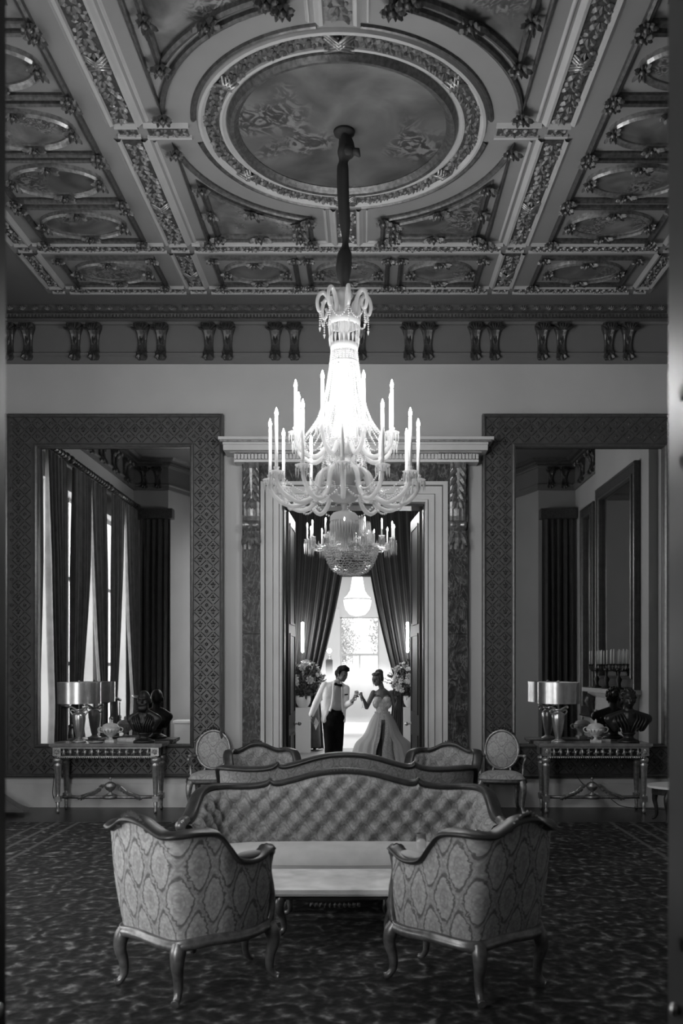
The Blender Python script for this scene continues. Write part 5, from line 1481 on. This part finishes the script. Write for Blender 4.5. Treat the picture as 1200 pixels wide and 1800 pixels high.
# tiered glass dishes
for y, r, dpt in ((668,.085,.04),(705,.10,.05),(772,.13,.05)):
    up(MB().lathe([(r*.3,CZ(y)-dpt),(r*.8,CZ(y)-dpt*.5),(r,CZ(y)),(r*.96,CZ(y)),(r*.6,CZ(y)-dpt*.5)],28,cap=False,rib=.03,ribn=14)).build('glass_dish','crystal',ch)
up(MB().lathe([(.06,CZ(858)),(.10,CZ(850)),(.15,CZ(842)),(.178,CZ(830)),(.17,CZ(828)),(.10,CZ(840))],32,cap=False,rib=.03,ribn=16)).build('upper_bowl','crystal',ch)
up(MB().lathe([(.02,CZ(886)),(.085,CZ(882)),(.125,CZ(872)),(.155,CZ(862)),(.17,CZ(860)),(.10,CZ(858)),(.05,CZ(856))],36,cap=False,rib=.035,ribn=18)).build('lower_bowl','crystal',ch)
up(MB().lathe([(.03,CZ(899)),(.018,CZ(895)),(.024,CZ(890)),(.03,CZ(886))],14)).build('pendant_neck','crystal',ch)
up(MB().lathe([(.115,CZ(916)),(.112,CZ(908)),(.09,CZ(902)),(.05,CZ(899)),(.02,CZ(898))],36,cap=False,rib=.05,ribn=18)).build('pendant_dome','crystal',ch)
mb = MB()
for i in range(30):
    a = 2*PI*i/30; d = Vector((math.cos(a),math.sin(a),0)); drop(mb, d*.112+Vector((0,0,CZ(915))), .14, .012); drop(mb, d*.07+Vector((0,0,CZ(918))), .17, .012)
up(mb).build('pendant_prisms','crystal',ch,kind='stuff')
# arms
cup_prof = [(.010,-.05),(.022,-.03),(.02,-.015),(.05,0),(.062,.012),(.058,.016),(.022,.006),(.018,.03),(.026,.05),(.022,.052)]
prot = {}
def chand_arm(tier, a, prof, cup_r, cup_z, candle_h):
    key = tier
    if key not in prot:
        am = MB().tube([(r,0,z) for r,z in spline(prof,5)], [lerp(.024,.017,k/(5*(len(prof)-1))) for k in range(5*(len(prof)-1)+1)], 9)
        arm = up(am).build('arm','crystal',ch); kidz = []
        kidz.append(up(MB().lathe(cup_prof,20,(cup_r,0,cup_z),rib=.05,ribn=10,cap=False)).build('candle_cup','crystal',arm))
        pm = MB()
        for k in range(10):
            q = 2*PI*k/10; drop(pm, (cup_r+.055*math.cos(q), .055*math.sin(q), cup_z+.008), .095, .0085)
        beads(pm, [(lerp(.17,cup_r-.05,k/12), 0, cup_z-.02-.10*math.sin(PI*k/12)) for k in range(13)], .010)
        kidz.append(up(pm).build('prism_drops','crystal',arm,kind='stuff'))
        kidz.append(up(MB().lathe([(.0145,cup_z+.03),(.013,cup_z+candle_h)],12,(cup_r,0,0))).build('candle','candle',arm))
        kidz.append(up(MB().lathe([(.007,cup_z+candle_h-.004),(.013,cup_z+candle_h+.012),(.014,cup_z+candle_h+.028),(.007,cup_z+candle_h+.052),(.001,cup_z+candle_h+.07)],12,(cup_r,0,0))).build('flame_bulb','bulb',arm))
        prot[key] = (arm, kidz); arm.rotation_euler = (0,0,a)
    else:
        arm, kidz = prot[key]; c = copy_obj(arm, ch, rotz=a)
        for k in kidz: copy_obj(k, c)
    l = bpy.data.lights.new('candle_light','POINT'); l.energy = CANDLE_W; l.shadow_soft_size = .02
    o = bpy.data.objects.new('candle_light', l); COL.objects.link(o); o.parent = ch
    o.location = (cup_r*math.cos(a), cup_r*math.sin(a), cup_z+candle_h+.10+O.z)
CANDLE_W = 8.0
low = [(.07,CZ(850)),(.10,CZ(836)),(.16,CZ(828)),(.215,CZ(838)),(.245,CZ(862)),(.31,CZ(882)),(.42,CZ(890)),(.53,CZ(882)),(.60,CZ(866)),(.618,CZ(852))]
for i in range(12): chand_arm('low', -PI/2+2*PI*i/12, low, .618, CZ(846), .455)
hi = [(.05,CZ(800)),(.09,CZ(786)),(.14,CZ(784)),(.19,CZ(798)),(.26,CZ(808)),(.35,CZ(802)),(.41,CZ(790)),(.425,CZ(780))]
for i in range(8): chand_arm('high', -PI/2+2*PI*(i+.5)/8, hi, .425, CZ(772), .375)
# swags of beads between the lower cups
mb = MB()
for i in range(12):
    a, b2 = 2*PI*i/12, 2*PI*(i+1)/12
    p, q = Vector((.5*math.cos(a),.5*math.sin(a),CZ(872))), Vector((.5*math.cos(b2),.5*math.sin(b2),CZ(872)))
    beads(mb, [lerp(p,q,k/10)+Vector((0,0,-.09*math.sin(PI*k/10))) for k in range(11)], .011)
    p, q = Vector((.17*math.cos(a),.17*math.sin(a),CZ(850))), Vector((.3*math.cos(b2),.3*math.sin(b2),CZ(875)))
    beads(mb, [lerp(p,q,k/8)+Vector((0,0,-.08*math.sin(PI*k/8))) for k in range(9)], .010)
up(mb).build('bead_swags','crystal',ch,kind='stuff')
# lamps hidden inside the bead tent
for z in (3.95, 3.72, 4.2):
    up(MB().ball((0,-.0,z), .022, 10, 6)).build('inner_bulb','lamp_core',ch) if False else None
for z, e in ((4.25,.25),(3.98,.4),(3.75,.3)):
    for k in range(3):
        a = 2*PI*k/3+.5; l = bpy.data.lights.new('inner_light','POINT'); l.energy = e; l.shadow_soft_size = .03
        o = bpy.data.objects.new('inner_light', l); COL.objects.link(o); o.parent = ch; o.location = (.095*math.cos(a),.095*math.sin(a),z+O.z)

# ------------------------------------------------------------------ second chandelier, in the anteroom
Y2 = 15.0; C2 = P(616.5,0,Y2); Z2 = lambda y: EYE-(y-VY)*Y2/F
c2 = thing('crystal_chandelier', 'smaller crystal basket chandelier with candles hanging in the room beyond the doorway', 'chandelier', (C2.x,Y2,6.2))
def up2(mb): mb.v = [(x,y,z-6.2) for x,y,z in mb.v]; return mb
up2(MB().tube([(0,0,6.2),(0,0,Z2(905))], .012, 8)).build('suspension_rod','brass',c2)
mb = MB()
for j in range(15):
    q = PI/2*j/14; r = .445*math.cos(q*.93)**.75; z = Z2(964)-.44*math.sin(q); n = max(8,int(2*PI*r/.021))
    for k in range(n):
        a = 2*PI*(k+.5*(j%2))/n; p = Vector((r*math.cos(a),r*math.sin(a),z+rnd.uniform(-.012,.012))); s = rnd.uniform(.008,.014)
        mb.add([p+Vector(v)*s for v in ((1,0,0),(0,1,0),(-1,0,0),(0,-1,0),(0,0,1.3),(0,0,-1.3))], [(0,1,4),(1,2,4),(2,3,4),(3,0,4),(1,0,5),(2,1,5),(3,2,5),(0,3,5)])
up2(mb).build('bead_basket','crystal_far',c2,kind='stuff')
up2(MB().lathe([(.45,Z2(966)),(.46,Z2(964)),(.455,Z2(961)),(.44,Z2(962))],40,cap=False)).build('basket_rim','silver',c2)
mb = MB()
for r, y0, L in ((.40,935,.26),(.33,918,.28),(.2,908,.3),(.46,956,.2)):
    n = int(2*PI*r/.026)
    for k in range(n): a = 2*PI*k/n; drop(mb, (r*math.cos(a),r*math.sin(a),Z2(y0)), L, .009)
up2(mb).build('prism_tiers','crystal_far',c2,kind='stuff')
ap2 = None
for i in range(14):
    a = 2*PI*i/14+.1
    if ap2 is None:
        arm = up2(MB().tube([(r,0,z) for r,z in spline([(.3,Z2(950)),(.45,Z2(962)),(.6,Z2(966)),(.72,Z2(958)),(.735,Z2(952))],4)], .014, 7)).build('arm','crystal_far',c2)
        kz = [up2(MB().lathe([(.01,Z2(956)),(.05,Z2(951)),(.055,Z2(949)),(.02,Z2(950))],14,(.735,0,0),cap=False)).build('candle_cup','crystal_far',arm)]
        pm = MB()
        for k in range(10): q = 2*PI*k/10; drop(pm, (.735+.05*math.cos(q),.05*math.sin(q),Z2(951)), .24, .012)
        for k in range(5):  q = .35+.09*k; drop(pm, (q,0,Z2(955)), .16, .012)
        kz.append(up2(pm).build('prism_drops','crystal_far',arm,kind='stuff'))
        kz.append(up2(MB().lathe([(.014,Z2(951)),(.013,Z2(928))],10,(.735,0,0))).build('candle','candle',arm))
        kz.append(up2(MB().lathe([(.006,Z2(928)),(.014,Z2(927)+.02),(.012,Z2(927)+.035),(.002,Z2(927)+.065)],10,(.735,0,0))).build('flame_bulb','bulb_far',arm))
        ap2 = (arm,kz); arm.rotation_euler = (0,0,a)
    else:
        c = copy_obj(ap2[0], c2, rotz=a)
        for k in ap2[1]: copy_obj(k, c)
for i in range(4):
    a = PI/4+i*PI/2; l = bpy.data.lights.new('candle_light','POINT'); l.energy = 26; l.shadow_soft_size = .05
    o = bpy.data.objects.new('candle_light', l); COL.objects.link(o); o.parent = c2; o.location = (.75*math.cos(a),.75*math.sin(a),Z2(915)-6.2)

# ================================================================== FLOWERS
def rose_mesh(seed):
    rnd = random.Random(seed); mb = MB()
    for ring_, (n, r, h, op) in enumerate(((3,.35,.8,.15),(5,.6,.85,.35),(6,.85,.75,.7),(7,1.0,.45,1.1))):
        for k in range(n):
            a = 2*PI*k/n+ring_*.5+rnd.uniform(-.15,.15); w = 2*PI/n*.75; rows = []
            for i in range(4):
                v = i/3; rr = r*(.35+.65*math.sin(v*PI/2))*(1+op*.25*v*v); z = -.4+h*1.1*v-(.25*op*v*v)
                rows.append([(rr*math.cos(a+w*(u-.5)*(1-.35*v*v)*2*.5), rr*math.sin(a+w*(u-.5)*(1-.35*v*v)*2*.5), z+.06*math.sin(u*PI)) for u in (0,.33,.67,1)])
            mb.grid(rows)
    mb.ball((0,0,.05), .38, 8, 5); return mb
rose0 = {}
def arrangement(label, x, y_px_top, side):
    YF = 18.55; X = P(x,0,YF).x
    zt = P(0,1243.5,YF).z
    pl = thing('plinth', 'plain white plinth under the flower urn %s' % ('left of the groom' if side < 0 else 'right of the bride'), 'plinth', (X,YF,0), group='white plinths')
    MB().box(-.155,.155,-.155,.155,0,zt-.012).build('shaft','white_paint',pl); MB().box(-.158,.158,-.158,.158,zt-.012,zt).build('top','white_paint',pl)
    vs_ = thing('flower_urn', label, 'flowers', (X,YF,zt), group='flower urns on plinths')
    MB().lathe([(.075,0),(.10,.015),(.145,.09),(.16,.17),(.155,.24),(.14,.25),(.13,.22)],28,cap=False).build('vase','white_paint',vs_)
    rnd = random.Random(11+side)
    foliage_blob(700, .40, .30, .42, .10, 40+side).build('foliage','foliage',vs_,(0,0,.56),kind='stuff')
    sp = MB()
    for k in range(26):
        a = rnd.uniform(0,2*PI); e = rnd.uniform(.1,1.3); d = Vector((math.cos(a)*math.cos(e),math.sin(a)*math.cos(e)*.7,math.sin(e))); L = rnd.uniform(.44,.60)
        sp.tube([Vector((0,0,.25)), Vector((0,0,.42))+d*L*.5, Vector((0,0,.42))+d*L], .005, 5)
        for q in range(5): sp.ball(Vector((0,0,.42))+d*(L*(.8+.05*q))+Vector((rnd.uniform(-.02,.02),0,rnd.uniform(-.02,.02))), .014, 5, 3)
    sp.build('sprig','petal_grey',vs_,kind='stuff')
    for k in range(46):
        a = rnd.uniform(0,2*PI); e = math.asin(rnd.uniform(-.55,.98)); d = Vector((math.cos(a)*math.cos(e),math.sin(a)*math.cos(e),math.sin(e)))
        p = Vector((d.x*.40,d.y*.30-.03,.56+d.z*.42)); s = rnd.uniform(.038,.072); mname = 'petal' if rnd.random() < .6 else 'petal_grey'
        rot = d.to_track_quat('Z','Y').to_euler()
        if mname not in rose0:
            o = rose_mesh(1 if mname == 'petal' else 2).build('rose', mname, vs_, p); rose0[mname] = o
        else: o = copy_obj(rose0[mname], vs_, p)
        o.rotation_euler = rot; o.scale = (s,s,s)
    return vs_
arrangement('white urn of pale roses on a plinth left of the groom', 532.5, 1180, -1)
arrangement('white urn of pale roses on a plinth right of the bride', 722, 1172, 1)
# ================================================================== THE COUPLE
def fig(Y0):
    def at(x, y, dy=0.0): return P(530+x/6, 1150+y/6, Y0+dy)
    return at
def hand(mb, wrist, d, palm_n, curl=.7, spread=.12, s=1.0, thumb=1):
    """palm and five fingers; d = direction of the fingers, palm_n = way the palm faces"""
    d = Vector(d).normalized(); n = Vector(palm_n); n = (n-d*n.dot(d)).normalized(); w = d.cross(n); p0 = Vector(wrist)
    for k in (-1,0,1): capsule(mb, p0+w*k*.018*s, .017*s, p0+d*.075*s+w*k*.024*s, .014*s, 10)
    for i, (o, L) in enumerate(((-.033,.062),(-.011,.075),(.011,.07),(.033,.055))):
        a = p0+d*.085*s+w*o*s; e1 = (d*math.cos(curl*.5)+n*math.sin(curl*.5)+w*o*spread*20*.1).normalized(); b2 = a+e1*L*.55*s
        e2 = (d*math.cos(curl*1.5)+n*math.sin(curl*1.5)).normalized(); c = b2+e2*L*.5*s
        capsule(mb, a, .0095*s, b2, .009*s, 8); capsule(mb, b2, .009*s, c, .0075*s, 8)
    tb = p0+d*.025*s-w*thumb*.028*s; t1 = tb+(d*.7-w*thumb*.6+n*.35).normalized()*.038*s; t2 = t1+(d*.8-w*thumb*.1+n*.6).normalized()*.032*s
    capsule(mb, tb, .013*s, t1, .011*s, 8); capsule(mb, t1, .011*s, t2, .009*s, 8)
def head(mb, c, look, tilt, s=1.0):
    """skull, jaw, nose, lips, brow, ears; look = unit vector the face points to; returns frame"""
    f = Vector(look).normalized(); upv = Vector(tilt); upv = (upv-f*upv.dot(f)).normalized(); r = f.cross(upv); c = Vector(c)
    R = Matrix((r,f,upv)).transposed()
    def E(o, rad):
        rows = []; n, m = 14, 9
        for i in range(m+1):
            a = -PI/2+PI*i/m; k = max(math.cos(a),.03)
            rows.append([c + R @ (Vector(o)*s + Vector((rad[0]*k*math.cos(2*PI*j/n),rad[1]*k*math.sin(2*PI*j/n),rad[2]*math.sin(a)))*s) for j in range(n)])
        b0 = len(mb.v); mb.grid(rows, closed=True); mb.f.append(tuple(b0+k for k in range(n-1,-1,-1))); mb.sm.append(True); q = b0+m*n; mb.f.append(tuple(q+k for k in range(n))); mb.sm.append(True)
    E((0,0,.02),(.074,.092,.098)); E((0,.032,-.045),(.058,.058,.062)); E((0,.055,-.085),(.03,.03,.022))
    E((0,.098,-.012),(.011,.02,.022)); E((0,.085,.02),(.01,.02,.03)); E((0,.083,-.052),(.024,.012,.007)); E((0,.081,-.064),(.02,.012,.007)); E((0,.078,.035),(.045,.016,.01))
    for q in (-1,1): E((q*.075,-.005,-.005),(.009,.018,.03)); E((q*.04,.062,-.028),(.022,.02,.018))
    return lambda o: c + R @ (Vector(o)*s)
def person(name, label, loc):
    return thing(name, label, 'person', loc)
def local(mb, o):
    mb.v = [(x-o[0],y-o[1],z-o[2]) for x,y,z in mb.v]; return mb

# ---------------- groom
YG = 14.4; at = fig(YG)
org = Vector((P(591,0,YG).x, YG, 0))
gr = person('person', 'person in a white dinner jacket, black bow tie and black trousers, clinking glasses', org)
bd = MB()
hc = at(427,215); look = Vector((.72,-.62,-.30)); face = head(bd, hc, look, (.12,0,1), 1.0)
sh_l, sh_r = at(232,312), at(478,345,-.03); neck = at(385,285)
chain(bd, [at(398,262,.02), at(385,300,.01), at(372,350,.0)], [.056,.058,.09])
pelv = at(340,700); chest = at(365,430); waist = at(368,590)
chain(bd, [chest, waist, pelv], [.125,.105,.10]); ellip(bd, chest, (.165,.10,.14)); ellip(bd, pelv, (.13,.085,.10))
el_l, wr_l = at(150,520,.02), at(100,645,-.06)
el_r, wr_r = at(462,540,-.02), at(530,500,-.22)
chain(bd, [sh_l+Vector((.03,0,-.04)), el_l, wr_l], [.045,.04,.03]); chain(bd, [sh_r+Vector((-.03,0,-.05)), el_r, wr_r], [.042,.04,.03])
hand(bd, wr_l, Vector((.12,-.05,-1)), (1,.0,.05), .5, s=1.05, thumb=-1)
hand(bd, wr_r, Vector((.45,-.25,.85)), (.75,.2,-.4), 1.0, s=1.05)
kn_l, kn_r = at(295,960,-.10), at(385,950,.03); an_l = Vector((kn_l.x-.01, YG-.18, .10)); an_r = Vector((kn_r.x-.02, YG+.16, .12))
chain(bd, [at(290,740), kn_l, an_l], [.085,.06,.042]); chain(bd, [at(390,740), kn_r, an_r], [.085,.06,.042])
for an in (an_l, an_r): capsule(bd, an+Vector((0,0,-.05)), .045, an+Vector((.01,-.17,-.06)), .038)
fuse(local(bd,org), 'body', 'skin', gr, .006, 3)
# hair, swept back
hr = MB()
def HE(o, r): 
    ellip(hr, face(o), r)
HE((0,-.03,.06),(.088,.09,.085)); HE((0,.02,.10),(.07,.068,.045)); HE((0,-.075,.0),(.07,.058,.075)); HE((.02,.04,.112),(.046,.035,.034)); HE((-.03,.04,.112),(.044,.035,.034)); HE((.0,.072,.092),(.05,.02,.022)); HE((0,.0,.13),(.05,.06,.035)); HE((.0,-.05,-.06),(.055,.045,.05))
for q in (-1,1): HE((q*.065,-.02,.03),(.02,.05,.05))
fuse(local(hr,org), 'hair', 'hair_black', gr, .007, 2)
ey = MB()
for q in (-1,1): ey.ball(face((q*.03,.082,.008))-org, .009, 8, 5)
ey.build('eyes','eye_dark',gr)
# shirt front
sf = MB(); ellip(sf, at(368,440,-.045), (.105,.085,.17)); ellip(sf, at(368,545,-.04), (.10,.085,.12)); capsule(sf, at(382,300,-.0), .066, at(378,325,-.01), .074)
fuse(local(sf,org), 'shirt', 'shirt', gr, .009, 3)
bt = MB()
for q in (-1,1): capsule(bt, at(386,325,-.115), .012, at(386+q*26,322+6*q,-.105), .028)
capsule(bt, at(386,325,-.12), .016, at(386,326,-.12), .016); fuse(local(bt,org), 'bow_tie', 'black_cloth', gr, .006, 1)
# jacket: open front, so two fronts, back, sleeves
jk = MB()
chain(jk, [sh_l+Vector((.018,0,-.03)), el_l, lerp(el_l,wr_l,.92)], [.070,.060,.048])
chain(jk, [sh_r+Vector((-.018,0,-.03)), el_r, lerp(el_r,wr_r,.85)], [.066,.058,.048])
def jfront(pts, rad): chain(jk, pts, rad)
jfront([at(275,345,.0), at(275,450,-.035), at(268,580,-.03), at(240,690,-.02)], [.075,.085,.080,.062])
jfront([at(300,350,-.03), at(292,500,-.06), at(270,620,-.06), at(245,700,-.05)], [.055,.06,.055,.045])
jfront([at(468,372,.0), at(452,470,-.02), at(440,600,-.01), at(445,710,.0)], [.06,.055,.042,.028])
jfront([at(340,340,.08), at(350,480,.09), at(345,620,.10), at(340,710,.09)], [.09,.10,.10,.09])
jfront([at(275,338,.05), at(390,305,.06)], [.068,.05]); jfront([at(390,305,.06), at(462,368,.05)], [.05,.062]); jfront([at(270,480,.06), at(440,500,.06)], [.08,.06]); jfront([at(262,650,.07), at(430,680,.06)], [.08,.05])
fuse(local(jk,org), 'jacket', 'jacket', gr, .009, 5)
lp_ = MB()                                            # shawl lapels and pocket slit
lp_.tube(spline([at(345,275,-.05),at(333,340,-.115),at(330,430,-.135),at(318,530,-.135),at(296,600,-.12)],4), [.016]*8+[.02]*9, 8, flat=.5); lp_.tube(spline([at(412,290,-.04),at(424,360,-.10),at(425,450,-.105),at(424,540,-.09),at(440,640,-.06)],4), [.014]*17, 8, flat=.5)
local(lp_,org).build('lapels','jacket',gr)
local(MB().tube([at(452,427,-.10),at(487,423,-.09)], .010, 6),org).build('pocket_edge','black_cloth',gr)
tr_ = MB(); chain(tr_, [at(332,640), at(330,730)], [.14,.145]); ellip(tr_, at(372,628,-.04), (.11,.11,.07)); ellip(tr_, at(345,665,-.02), (.17,.13,.11))
chain(tr_, [at(285,735), kn_l, an_l+Vector((0,0,.0))], [.105,.088,.068]); chain(tr_, [at(385,735), kn_r, an_r], [.105,.085,.068])
fuse(local(tr_,org), 'trousers', 'black_cloth', gr, .010, 4)
sho = MB()
for an in (an_l, an_r): capsule(sho, Vector((an.x,an.y+.03,.045)), .045, Vector((an.x+.01,an.y-.18,.04)), .042)
fuse(local(sho,org), 'shoes', 'black_cloth', gr, .009, 2)
# things he holds
gp = wr_r+Vector((.075,-.05,.075))
tum = thing('cocktail_glass', 'short tumbler of pale drink raised in the hand of the person in the white jacket', 'glass', at(572,425,-.27)); tum.rotation_euler = (0,.25,0)
MB().lathe([(.028,-.06),(.036,.05),(.033,.05),(.026,-.05)],18).build('tumbler','glass',tum); MB().lathe([(.026,-.045),(.032,.03)],18).build('drink','petal',tum); MB().ball((0,0,.05), .03, 10, 5, .6).build('foam','paper',tum)
pp = MB(); q0 = wr_l+Vector((.075,-.02,-.03)); pp.add([q0, q0+Vector((.05,0,-.09)), q0+Vector((.0,0,-.21)), q0+Vector((-.035,0,-.10)), q0+Vector((0,.012,0)), q0+Vector((.05,.012,-.09)), q0+Vector((0,.012,-.21)), q0+Vector((-.035,.012,-.10))], [(0,3,2,1),(4,5,6,7),(0,1,5,4),(1,2,6,5),(2,3,7,6),(3,0,4,7)])
tag(pp.build('folded_card','paper'), 'folded white card held low in the jacketed person\'s hand', 'card')

# ---------------- bride
YB = 14.05; at = fig(YB); org = Vector((P(671,0,YB).x, YB, 0))
br = person('person', 'person in a strapless lace and tulle wedding dress with hair pinned up', org)
bd = MB()
hc = at(800,265); look = Vector((-.62,-.74,-.20)); face = head(bd, hc, look, (-.05,0,1), .93)
chain(bd, [at(826,300,.02), at(842,355,.02), at(850,400,.02)], [.045,.044,.07])
chain(bd, [at(850,430), at(850,520), at(848,600), at(850,680)], [.115,.10,.085,.12]); ellip(bd, at(850,415), (.15,.075,.06)); ellip(bd, at(850,690), (.15,.12,.12))
sh_l, sh_r = at(755,408), at(945,410); el_l, wr_l = at(685,560,-.05), at(655,480,-.24); el_r, wr_r = at(985,575,.0), at(1002,520,-.20)
chain(bd, [sh_l, el_l, wr_l], [.046,.036,.024]); chain(bd, [sh_r, el_r, wr_r], [.046,.036,.024])
hand(bd, wr_l, Vector((-.35,-.25,.85)), (-.8,.1,-.5), .9, s=.9, thumb=-1); hand(bd, wr_r, Vector((.1,-.5,.75)), (-.8,0,.2), .9, s=.9)
knl, knr = at(880,900,-.10), at(815,900,.06); anl = Vector((knl.x-.02,YB-.16,.10)); anr = Vector((knr.x,YB+.1,.1))
chain(bd, [at(895,720), knl, anl], [.085,.055,.036]); chain(bd, [at(805,720), knr, anr], [.085,.055,.036])
for an in (anl, anr): capsule(bd, an+Vector((0,0,-.04)), .036, an+Vector((0,-.14,-.065)), .03)
for q in (-1,1): ellip(bd, at(850+q*48,470,-.075), (.062,.06,.06))
fuse(local(bd,org), 'body', 'skin', br, .006, 3)
hr = MB()
def HE(o, r): ellip(hr, face(o), r)
HE((0,-.03,.05),(.083,.088,.085)); HE((0,-.075,.10),(.064,.058,.058)); HE((0,-.05,.12),(.05,.05,.04)); HE((0,-.06,.0),(.066,.055,.075)); HE((0,.02,.088),(.07,.064,.038)); HE((.0,-.09,.05),(.05,.045,.06))
for q in (-1,1): HE((q*.07,-.005,.02),(.018,.045,.065))
fuse(local(hr,org), 'hair', 'hair_fair', br, .007, 2)
lk = MB()
for (o1,o2,o3,o4) in (((-.045,.04,.085),(-.074,.058,.02),(-.066,.062,-.06),(-.085,.05,-.16)),((.05,.03,.08),(.078,.04,.01),(.07,.045,-.06),(.08,.03,-.12))):
    lk.tube(spline([face(o1)-org,face(o2)-org,face(o3)-org,face(o4)-org],4), [.007]*6+[.005]*4+[.003]*3, 6)
lk.build('loose_locks','hair_fair',br)
ey = MB()
for q in (-1,1): ey.ball(face((q*.03,.08,.008))-org, .009, 8, 5)
ey.build('eyes','eye_dark',br)
er = MB()
for q in (-1,1): er.ball(face((q*.078,.0,-.04))-org, .008, 6, 4)
er.build('earring','bead',br)
# bodice with sweetheart neckline
bo = MB()
for q in (-1,1): ellip(bo, at(850+q*47,478,-.08), (.068,.068,.062)); ellip(bo, at(850+q*62,520,-.03), (.06,.085,.08))
ellip(bo, at(850,505,.03), (.125,.085,.075)); chain(bo, [at(850,520,-.01), at(849,570,-.005), at(849,610,0), at(850,660,0)], [.112,.10,.097,.13])
fuse(local(bo,org), 'bodice', 'lace', br, .008, 3)
# lace hip panel and tulle overskirt, open over the left leg
def skirt(rows_def, a0, a1, n, m, name, folds, amp, seed):
    rnd = random.Random(seed); ph = rnd.uniform(0,6); rows = []
    for j, (z, rx, ry, cx, cy) in enumerate(rows_def):
        k = j/(len(rows_def)-1); row = []
        for i in range(n+1):
            a = lerp(a0,a1,i/n); w = 1+amp*k*(math.sin(folds*a+ph)+.5*math.sin(folds*1.7*a+ph*2))
            row.append((cx+rx*w*math.cos(a), cy+ry*w*math.sin(a), z))
        rows.append(row)
    mb = MB().grid(rows, flip=True); return mb.build(name, m, br)
def rowsd(spec):
    pts = spline(spec, 6); return pts
x_l = lambda px, z: 0
hipz = at(0,640).z
def px(x): return P(530+x/6,0,YB).x-org.x
spec_in = [(hipz+.02,.112,.10,px(850),0),(hipz-.12,.165,.14,px(848),0),(hipz-.35,.19,.18,px(835),0),(.45,.25,.24,px(800),.02),(.06,.36,.32,px(780),.05)]
skirt(rowsd(spec_in), -PI/2+.28, 1.5*PI-.10, 70, 'lace', 'lace_skirt', 11, .025, 1)
spec_out = [(hipz+.045,.115,.105,px(852),0),(hipz-.10,.20,.17,px(852),0),(hipz-.32,.30,.26,px(852),.02),(.55,.43,.38,px(855),.05),(.25,.52,.48,px(858),.08),(.03,.60,.55,px(862),.12)]
skirt(rowsd(spec_out), -PI/2+.42, 1.5*PI-.30, 120, 'tulle', 'tulle_overskirt', 19, .07, 2)
spec_mid = [(hipz+.04,.110,.10,px(852),0),(hipz-.10,.185,.155,px(852),0),(hipz-.32,.27,.24,px(852),.02),(.55,.39,.35,px(852),.05),(.03,.54,.5,px(855),.12)]
skirt(rowsd(spec_mid), -PI/2+.46, 1.5*PI-.34, 100, 'tulle', 'tulle_underskirt', 14, .06, 5)
sb_ = MB(); sb_.tube([Vector((.118*math.cos(a)+px(850),.105*math.sin(a),hipz+.045)) for a in [2*PI*k/24 for k in range(25)]], .010, 6, cap=False); sb_.build('waist_band','lace',br)
fl = thing('champagne_flute', 'champagne flute raised in the bride\'s hand', 'glass', at(636,505,-.26)); fl.rotation_euler = (0,-.12,0)
MB().lathe([(.0,-.09),(.028,-.09),(.028,-.087),(.004,-.082),(.0035,.01),(.02,.04),(.024,.12),(.022,.155),(.020,.155),(.021,.12),(.016,.045),(.002,.02)],16,cap=False).build('flute','glass',fl)
MB().lathe([(.003,.022),(.015,.045),(.0195,.10),(.001,.10)],14,cap=False).build('drink','porcelain',fl)
